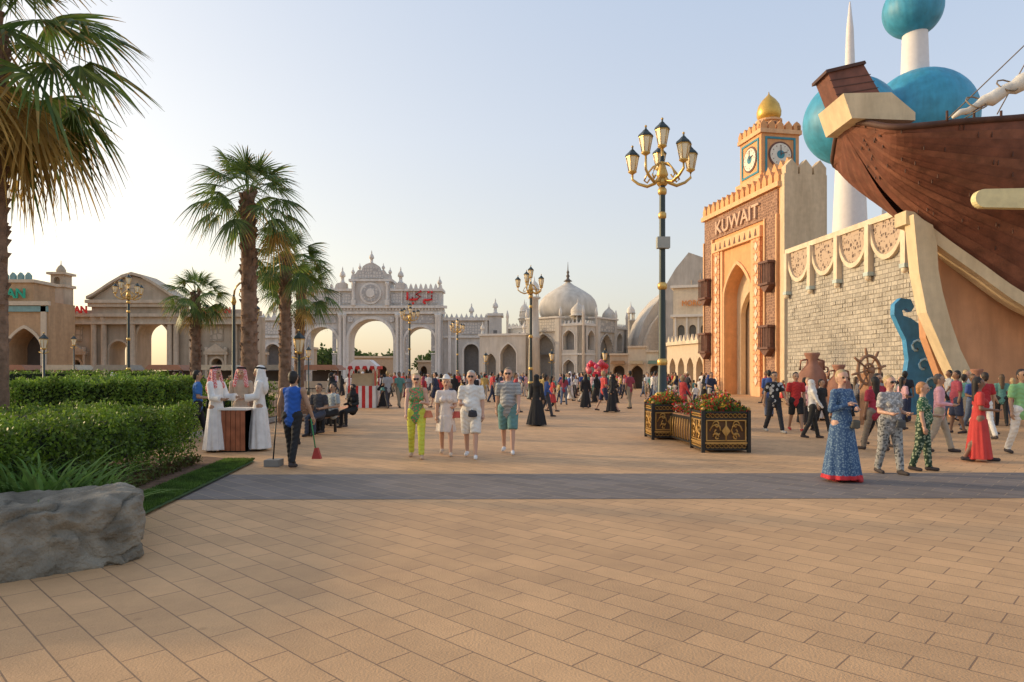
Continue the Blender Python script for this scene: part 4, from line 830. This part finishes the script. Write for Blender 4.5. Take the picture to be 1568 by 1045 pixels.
    if dress:
        A(V3(0,0,1.08),V3(0,0,.88),.145*f,.178*f,DR,.78); A(V3(0,0,.9),(0,0,hem),.178*f,hr,DR,.85,True)
        if hemc: A((0,0,hem+.05),(0,0,hem-.02),hr*.985,hr*1.04,HM,.85,True)
    hands=[]
    for s,ar in ((1,armL),(-1,armR)):
        d1=Vector(ar[0]).normalized(); d2=Vector(ar[1]).normalized(); sh=Vector(V3(s*sw,0,1.405)); el=sh+d1*.285; wr=el+d2*.25
        lab=tl
        A(sh,sh+d1*.02,.066,.062,lab if sleeve!='none' else SK)
        if sleeve=='none': A(sh,el,.05,.04,SK); A(el,wr,.04,.026,SK)
        elif sleeve=='short': A(sh,sh.lerp(el,.75),.066,.068,lab,1,True); A(sh,el,.048,.040,SK); A(el,wr,.041,.026,SK)
        elif sleeve=='wide': A(sh,el,.065,.07,lab); A(el,el.lerp(wr,.9),.065,.085,lab,1,True); A(el,wr,.035,.026,SK)
        else: A(sh,el,.060,.050,lab); A(el,el.lerp(wr,.93),.05,.038,lab); A(el,wr,.035,.026,SK)
        hands.append((wr,d2,s))
    if bag=='shoulder': A(V3(.24,-.03,1.0),V3(.24,-.03,.86),.06,.11,BG,1.3,True)
    if bag=='front': A(V3(.05,-.22,.98),V3(.05,-.20,.86),.08,.10,BG,.45,True)
    if bag=='backpack': A(V3(0,.17,1.35),V3(0,.17,1.05),.12,.14,BG,.6)
    if bag=='hand': wr,d2,s=hands[0]; q=wr+Vector((0,-.02,-.12)); A(tuple(q),tuple(q+Vector((0,0,-.26))),.10,.14,BG,.5,True)
    V=[];F=[];seg=14 if vox<.02 else 9
    for (a,b_,ra,rb,l,sy,fl_) in pr:
        vs,fs=capm(a,b_,ra,rb,sy,fl_,seg); o=len(V); V+=vs; F+=[tuple(i+o for i in q) for q in fs]
    me=bpy.data.meshes.new('tmp'); me.from_pydata(V,[],F); ob=bpy.data.objects.new('tmp',me); COL.objects.link(ob)
    md=ob.modifiers.new('r','REMESH'); md.mode='VOXEL'; md.voxel_size=vox
    ms=ob.modifiers.new('s','SMOOTH'); ms.factor=.5; ms.iterations=2 if vox<.02 else 1
    m2=bpy.data.meshes.new_from_object(ob.evaluated_get(bpy.context.evaluated_depsgraph_get())); bpy.data.objects.remove(ob)
    nv=len(m2.vertices); co=np.empty(nv*3,np.float32); m2.vertices.foreach_get('co',co); co=co.reshape(-1,3).astype(float)
    npoly=len(m2.polygons); lt=np.empty(npoly,np.int32); m2.polygons.foreach_get('loop_total',lt); li=np.empty(len(m2.loops),np.int32); m2.loops.foreach_get('vertex_index',li)
    ls=np.concatenate([[0],np.cumsum(lt)[:-1]])
    def sdf(P):
        best=np.full(len(P),9.); lab=np.zeros(len(P),int)
        for (a,b_,ra,rb,l,sy,fl_) in pr:
            a=np.array(a);w=np.array(b_)-a; ww=max(w@w,1e-9); t0=((P-a)@w)/ww; t=np.clip(t0,0,1); o=P-(a+t[:,None]*w); 
            o=o/np.array([1,sy,1]); d=np.linalg.norm(o,axis=1)-(ra+(rb-ra)*t)
            if fl_:
                ax=np.maximum(-t0,t0-1)*math.sqrt(ww); orr=P-(a+t0[:,None]*w); orr=orr/np.array([1,sy,1]); rdl=np.linalg.norm(orr,axis=1)-(ra+(rb-ra)*t); d=np.where(ax>0,np.maximum(rdl,ax),rdl)
            if l in (EY,LP): d=d-.004
            m=d<best; best[m]=d[m]; lab[m]=l
        return lab
    cen=np.add.reduceat(co[li],ls,axis=0)/lt[:,None]; lab=sdf(cen)
    vl=sdf(co)
    th=np.arctan2(co[:,1],co[:,0]); ph=R.random()*6
    if dress:
        k=np.clip((.95+dz-co[:,2])/(.95-hem),0,1); am=.016*k*((vl==DR)|(vl==HM))*np.where(np.hypot(co[:,0],co[:,1])>.1,1,0)
        w=am*(np.sin(th*9+ph)+.6*np.sin(th*15+ph*2+co[:,2]*3)); co[:,0]+=w*np.cos(th); co[:,1]+=w*np.sin(th)
    wr_=.0045*np.sin(co[:,2]*70+np.sin(co[:,0]*25+ph)*2.2)*np.isin(vl,(TP,BT)); co[:,1]+=wr_
    hv=[];hf=[]
    bb=B('h')
    if vox<.02:
        for wr,d2,s in hands:
            fw=d2; sd=Vector((0,-1,0))-fw*(-fw.y) if abs(fw.y)<.8 else Vector((s*-1,0,0)); sd=(sd-fw*sd.dot(fw)).normalized(); nr=fw.cross(sd).normalized()*( -1)
            inn=Vector((-s,0,0)); nr=nr if nr.dot(inn)>0 else -nr
            bb.tube('h',skinm(skin),[wr-fw*.02,wr+fw*.02,wr+fw*.055,wr+fw*.085],[.024,.03,.034,.022],8)
            for k,(off,l) in enumerate(((.027,.068),(.009,.078),(-.009,.072),(-.026,.055))):
                p0=wr+fw*.07+sd*off; bb.tube('h',skinm(skin),[p0,p0+fw*l*.45+nr*.006,p0+fw*l*.75+nr*.02,p0+fw*l*.9+nr*.038],[.0095,.009,.008,.006],5)
            p0=wr+fw*.03+sd*.028; bb.tube('h',skinm(skin),[p0,p0+fw*.025+sd*.018+nr*.01,p0+fw*.055+sd*.02+nr*.022],[.012,.0105,.008],5)
        if bb.P: hv=[tuple(q) for q in bb.P['h'][0]]; hf=bb.P['h'][1]
    sc_=H/1.75
    polys=np.split(li,ls[1:]); allv=np.concatenate([co,np.array(hv).reshape(-1,3)]) if hv else co
    faces=[p.tolist() for p in polys]+[[i+nv for i in q] for q in hf]
    fm=bpy.data.meshes.new('body'); fm.from_pydata((allv*sc_).tolist(),[],faces)
    tm=top if top else pm((.5,.5,.5)); bm_=bottom if bottom else pm((.05,.05,.07))
    mats=[skinm(skin),tm,bm_,pm(shoe),hairm(hair),M('eye_dark',(.03,.02,.015),rough=.3),M('lips',(.35,.12,.10)),dress or tm,headc or pm((.8,.8,.8)),bagc or pm((.1,.07,.05)),hemc or tm]
    for m in mats: fm.materials.append(m)
    fm.polygons.foreach_set('material_index',np.concatenate([lab,np.zeros(len(hf),int)]).astype(np.int32)); fm.polygons.foreach_set('use_smooth',[True]*len(faces)); fm.update()
    bpy.data.meshes.remove(m2)
    o=bpy.data.objects.new(name or ('woman' if fem else 'man'),fm); COL.objects.link(o); o.location=(x,y,z); o.rotation_euler=(0,0,rad(rot)); return o
FA=(.56,.33,.235); ME=(.42,.25,.16); DK=(.22,.12,.075); BL=(.42,.30,.15); GY=(.5,.47,.42); BK=(.015,.012,.01)
W_=pm((.74,.72,.68)); BKc=pm((.018,.018,.02))
hold=((.25,-.25,-1),(-.35,-.9,.15)); fore=((.12,.05,-1),(-.15,-.95,-.1)); hang=((.14,.03,-1),(.04,-.2,-1)); swf=((.12,-.4,-1),(.0,-.7,-1)); swb=((.14,.35,-1),(.05,.1,-1))
mir=lambda a: tuple((-p[0],p[1],p[2]) for p in a)
near=.0135
bluef=pm((.045,.10,.21),'floral',(.16,.25,.35),34)
person(5.05,10.45,25,1.70,True,(8,3,-6,6),armL=((.2,-.3,-1),(-.75,-.65,.1)),armR=((-.35,-.05,-1),(.75,-.6,.35)),dress=bluef,hem=.07,hr=.31,sleeve='long',skin=FA,hair=BL,hairlen=.03,bag='front',bagc=pm((.10,.09,.07)),fat=1.08,vox=near,turn=-20,hemc=pm((.55,.03,.04)),shoe=(.5,.05,.05))
person(6.2,11.2,10,1.62,True,(10,3,-8,8),armL=fore,armR=mir(fore),top=pm((.30,.30,.30),'floral',(.55,.53,.5),26),bottom=pm((.33,.33,.32),'floral',(.12,.12,.12),24),sleeve='short',skin=FA,hair=BL,hairlen=.03,head='glasses',fat=1.15,vox=near,bag='front',bagc=pm((.08,.08,.08)))
person(6.95,11.55,55,1.50,True,(8,3,-8,8),armL=fore,armR=mir(hang),top=pm((.03,.10,.05),'floral',(.35,.4,.25),30),bottom=pm((.02,.05,.03),'floral',(.28,.33,.22),22),sleeve='short',skin=FA,hair=(.42,.2,.08),hairlen=.08,fat=1.15,vox=near)
person(8.95,14.3,60,1.66,False,top=pm((.68,.36,.42)),bottom=pm((.35,.31,.25)),sleeve='long',skin=ME,hair=(.1,.08,.07),armL=hang,armR=mir(fore),vox=near)
person(8.75,12.8,70,1.60,True,top=pm((.55,.06,.05)),dress=pm((.52,.05,.045)),hem=.06,hr=.27,sleeve='short',skin=DK,hair=BK,hairlen=.35,armL=hang,armR=mir(fore),vox=near,bag='shoulder',bagc=pm((.65,.62,.40)))
person(11.9,17.2,180,1.70,False,top=pm((.40,.02,.03)),bottom=W_,skin=ME,vox=near)
person(10.35,13.85,0,1.76,False,top=pm((.25,.50,.22)),bottom=W_,skin=ME,vox=near,armL=hang)
person(8.25,15.4,20,1.66,False,(14,3,-14,16),top=pm((.40,.02,.04)),bottom=BKc,skin=ME,vox=near,armL=hold,armR=mir(hold))
person(7.75,14.6,190,1.6,True,top=pm((.35,.03,.06)),bottom=pm((.2,.17,.14)),skin=DK,hair=BK,hairlen=.4,vox=near)
person(7.3,19,10,1.72,False,(18,3,-14,16),top=pm((.02,.02,.022),'floral',(.5,.5,.48),9),bottom=pm((.02,.022,.03)),skin=ME,hair=BK,vox=near,armL=swf,armR=mir(swb),shoe=(.3,.3,.3))
person(8.15,19.6,-5,1.70,False,(16,3,-12,14),top=pm((.50,.03,.03)),bottom=BKc,bt='shorts',skin=ME,hair=BK,vox=near,bag='backpack',shoe=(.5,.05,.04))
person(8.75,19.3,30,1.5,False,(16,3,-12,14),top=BKc,bottom=BKc,skin=ME,hair=BK,vox=near)
person(-1.87,13.35,6,1.67,True,(16,3,-10,14),top=pm((.10,.32,.12),'floral',(.60,.16,.12),26),bottom=pm((.58,.60,.07)),sleeve='none',skin=FA,hair=BL,hairlen=.03,head='glasses',armL=hold,armR=mir(swf),vox=near,shoe=(.5,.35,.25),fat=1.05,bag='shoulder',bagc=pm((.6,.2,.1)))
person(-1.33,13.8,2,1.60,True,(16,3,-12,16),dress=pm((.72,.66,.63)),hem=.52,hr=.22,sleeve='short',skin=FA,hair=(.35,.12,.08),hairlen=.12,head='hat',headc=pm((.75,.72,.68)),armL=fore,armR=mir(hang),vox=near,shoe=(.6,.5,.4),bag='shoulder',bagc=pm((.5,.1,.08)))
person(-.80,13.35,-2,1.72,False,(15,3,-12,14),top=W_,bottom=pm((.72,.69,.64)),bt='shorts',skin=FA,hair=GY,head='glasses',armL=hang,armR=mir(fore),vox=near,shoe=(.75,.75,.75),fat=1.16,bag='front',bagc=pm((.04,.04,.05)))
person(-.08,14.1,-4,1.78,False,(14,3,-12,14),top=pm((.58,.58,.56),'stripe',(.08,.09,.10),11),bottom=pm((.12,.25,.25)),bt='shorts',skin=FA,hair=(.2,.15,.1),head='glasses',armL=swf,armR=mir(swb),vox=near,shoe=(.7,.7,.7),fat=1.12)
person(.78,21.5,150,1.62,True,(8,2,-8,5),dress=BKc,hem=.04,hr=.36,sleeve='wide',head='hijab',headc=BKc,skin=ME,vox=near)
kan=pm((.76,.74,.72)); rg=pm((.60,.12,.12),'floral',(.78,.70,.68),55)
person(-6.22,14.35,75,1.78,False,(4,2,-4,4),dress=kan,hem=.05,hr=.27,sleeve='wide',head='ghutra',headc=rg,skin=ME,hair=BK,armL=((.1,-.3,-1),(.05,-1,.0)),armR=((-.1,-.25,-1),(0,-1,-.1)),vox=near)
person(-5.40,14.6,-70,1.80,False,(4,2,-4,4),dress=kan,hem=.05,hr=.27,sleeve='wide',head='ghutra',headc=kan,skin=ME,hair=BK,armL=((.1,-.2,-1),(.05,-1,-.1)),armR=((-.12,-.25,-1),(0,-1,-.2)),vox=near)
person(-6.15,15.5,10,1.78,False,(4,2,-4,4),top=pm((.42,.32,.24)),dress=pm((.45,.36,.28)),hem=.05,hr=.26,sleeve='long',head='ghutra',headc=rg,skin=ME,armL=fore,armR=mir(fore),vox=near)
for i,(x,y,r) in enumerate(((-6.22,14.35,75),(-5.40,14.6,-70),(-6.15,15.5,10))):
    bb=B('agal',(x,y,0)); 
    for z_ in (1.755,1.775): bb.tube('a',BKc,[(.098*math.cos(a),.115*math.sin(a)+.02,z_-.012*math.sin(a)) for a in [j*math.pi/8 for j in range(17)]],.011,6)
    o=bb.done(); o.rotation_euler=(0,0,rad(r))
person(-3.88,12.05,172,1.70,False,(14,4,-12,10),top=pm((.02,.10,.42)),bottom=BKc,sleeve='none',skin=ME,hair=BK,armL=((.35,-.1,-1),(.25,-.5,-1)),armR=((-.35,-.1,-1),(-.2,-.4,-1)),vox=near,lean=4)
b=B('dustpan_and_broom',(-4.25,12.15,0)); b.tube('handle',iron,[(0,0,.12),(.06,0,.9)],.013,6); b.box('pan',M('pan_grey',(.25,.24,.22)),-.12,.14,-.14,.14,.005,.12); b.tube('broom',M('broom_green',(.05,.25,.08)),[(.70,-.1,.85),(.80,-.15,.3)],.012,6); b.prism('broom',M('broom_red',(.4,.05,.04)),[(.74,.15),(.90,.15),(.84,.34),(.79,.34)],-.2,-.1); b.done()
person(-7.6,16.5,120,1.75,False,top=pm((.04,.16,.45)),bottom=BKc,skin=ME,hair=BK,vox=near,armL=fore)
person(-4.95,15.6,-60,1.62,False,(4,2,-4,3),top=W_,bottom=BKc,skin=ME,hair=BK,vox=near)
sit=(84,84,80,78)
person(-5.15,18.2,-15,1.72,False,sit,top=pm((.05,.05,.06)),bottom=pm((.05,.06,.09)),skin=ME,armL=fore,armR=mir(fore),vox=near,z=0)
person(-4.95,18.9,-40,1.72,False,sit,top=pm((.35,.4,.42)),bottom=BKc,skin=ME,armL=fore,armR=mir(fore),vox=near)
person(-5.3,20.2,-40,1.70,False,sit,top=pm((.30,.12,.08)),bottom=BKc,skin=ME,armL=fore,armR=mir(fore),vox=.02)
person(-4.9,21.0,-30,1.65,True,sit,dress=None,top=BKc,sleeve='long',bottom=BKc,skin=ME,head='hijab',headc=BKc,armL=fore,armR=mir(fore),vox=.02)
person(-5.75,21.8,90,1.7,True,dress=BKc,hem=.05,hr=.3,sleeve='wide',head='hijab',headc=BKc,skin=ME,vox=.02)
tops=[(.5,.05,.05),(.72,.7,.67),(.02,.02,.03),(.05,.1,.3),(.2,.2,.22),(.5,.35,.12),(.1,.25,.22),(.6,.35,.38),(.3,.05,.08),(.7,.68,.64),(.03,.04,.08),(.35,.36,.38),(.5,.06,.06)]
bots=[(.03,.04,.08),(.02,.02,.02),(.12,.16,.25),(.3,.25,.18),(.5,.47,.42),(.05,.05,.06)]
def rnd(x,y,vox):
    fem=R.random()<.42; s=R.choice([1,-1]); a=R.uniform(8,20); k=R.random()
    kw=dict(rot=R.choice([R.uniform(-40,40),R.uniform(140,220),R.uniform(60,120),R.uniform(-120,-60)]),H=R.uniform(1.5,1.65) if fem else R.uniform(1.62,1.8),fem=fem,legs=(a,3,-a*.8,a) if s>0 else (-a*.8,a,a,3),
      skin=R.choice([FA,ME,ME,DK,DK]),hair=R.choice([BK,BK,BK,(.1,.06,.03),BL]),top=pm(R.choice(tops)),bottom=pm(R.choice(bots)),sleeve=R.choice(['short','short','long']),armL=R.choice([hang,fore,swf,swb]),armR=mir(R.choice([hang,fore,swf,swb])),vox=vox,fat=R.uniform(.95,1.12))
    if fem: 
        kw['hairlen']=R.choice([0.1,.3,.35])
        if k<.3: kw.update(dress=BKc,hem=.05,hr=.3,sleeve='wide',head='hijab',headc=BKc)
        elif k<.5: kw.update(dress=pm(R.choice(tops)),hem=R.choice([.1,.45]),hr=.25)
        elif k<.65: kw.update(head='hijab',headc=pm(R.choice(tops)))
    else:
        if k<.05: kw.update(dress=kan,hem=.06,hr=.26,sleeve='wide',head='ghutra',headc=kan)
        elif k<.3: kw.update(bt='shorts')
    if R.random()<.1: kw['H']=R.uniform(1.1,1.35)
    if R.random()<.25: kw.update(bag=R.choice(['backpack','shoulder','hand']),bagc=pm(R.choice(tops)))
    person(x,y,**kw)
pl=[(-7.15,33),(5,40)]
def ok(x,y,d=.45): return all((x-a)**2+(y-c)**2>d*d for a,c in pl)
def fill(n,u0,u1,y0,y1,vox):
    c=0
    while c<n:
        y=y0+(y1-y0)*R.random(); x=(u0+(u1-u0)*R.random())*y
        if ok(x,y) and not (abs(x/y+.217)<.026 and y<33): pl.append((x,y)); rnd(x,y,vox); c+=1
fill(8,-.16,.30,25,30,.024); fill(44,-.20,.30,30,42,.03); fill(165,-.27,.29,42,66,.042)
fill(28,.42,.74,17,30,.024); fill(14,-.60,-.25,36,56,.042); fill(7,.34,.45,24,40,.028)
# ---------------------------------------------------------------- world, sun, camera
w=bpy.data.worlds.new('World'); sc.world=w; w.use_nodes=True; nt=w.node_tree; N=nt.nodes; L=nt.links
sk=N.new('ShaderNodeTexSky'); sk.sky_type='NISHITA'; sk.sun_disc=False; EL=rad(15); AZ=math.atan2(.28,-.96)
sk.sun_elevation=EL; sk.sun_rotation=math.pi/2-AZ; sk.dust_density=2.2; sk.air_density=1.0; sk.ozone_density=1.5
sd=Vector((math.cos(AZ)*math.cos(EL),math.sin(AZ)*math.cos(EL),math.sin(EL)))
# humid desert haze added on top of the clear-sky model (depends on elevation and on the angle to the sun)
tc=N.new('ShaderNodeTexCoord'); sp=N.new('ShaderNodeSeparateXYZ'); L.new(tc.outputs['Generated'],sp.inputs[0])
rp=N.new('ShaderNodeValToRGB'); el=rp.color_ramp.elements; el[0].position=0; el[0].color=(.42,.345,.29,1); el[1].position=1; el[1].color=(.24,.29,.40,1)
for p_,c_ in ((.16,(.47,.45,.46,1)),(.32,(.44,.465,.54,1)),(.5,(.38,.44,.56,1))): q=rp.color_ramp.elements.new(p_); q.color=c_
L.new(sp.outputs['Z'],rp.inputs['Fac'])
dt=N.new('ShaderNodeVectorMath'); dt.operation='DOT_PRODUCT'; L.new(tc.outputs['Generated'],dt.inputs[0]); dt.inputs[1].default_value=tuple(Vector((sd.x,sd.y,0)).normalized())
mr=N.new('ShaderNodeMapRange'); mr.inputs['From Min'].default_value=-.4; mr.inputs['From Max'].default_value=1; L.new(dt.outputs['Value'],mr.inputs['Value'])
pw=N.new('ShaderNodeMath'); pw.operation='POWER'; pw.inputs[1].default_value=2; L.new(mr.outputs[0],pw.inputs[0])
gl=N.new('ShaderNodeVectorMath'); gl.operation='SCALE'; gl.inputs[0].default_value=(.30,.18,.0); L.new(pw.outputs[0],gl.inputs['Scale'])
ad=N.new('ShaderNodeVectorMath'); ad.operation='ADD'; L.new(rp.outputs['Color'],ad.inputs[0]); L.new(gl.outputs[0],ad.inputs[1])
s2=N.new('ShaderNodeVectorMath'); s2.operation='SCALE'; s2.inputs['Scale'].default_value=1/.15; L.new(ad.outputs[0],s2.inputs[0])
s3=N.new('ShaderNodeVectorMath'); s3.operation='MULTIPLY'; s3.inputs[1].default_value=(.80,.76,.68); L.new(sk.outputs[0],s3.inputs[0])
a2=N.new('ShaderNodeVectorMath'); a2.operation='ADD'; L.new(s3.outputs[0],a2.inputs[0]); L.new(s2.outputs[0],a2.inputs[1])
bg=N['Background']; bg.inputs['Strength'].default_value=.15; L.new(a2.outputs[0],bg.inputs[0])
l=bpy.data.lights.new('sun','SUN'); l.energy=2.7; l.angle=rad(3.5); l.color=(1,.74,.43); o=bpy.data.objects.new('sun',l); COL.objects.link(o); o.rotation_euler=sd.to_track_quat('Z','Y').to_euler(); o.location=(-20,5,20)
cd=bpy.data.cameras.new('camera'); cd.sensor_width=36; cd.lens=24; cd.shift_y=(572-522.5)/1568; cd.clip_end=3000; cd.clip_start=.1
c=bpy.data.objects.new('camera',cd); COL.objects.link(c); c.location=(0,0,1.65); c.rotation_euler=(rad(90),0,0); sc.camera=c
sc.view_settings.view_transform='Standard'; sc.view_settings.look='None'; sc.view_settings.exposure=0
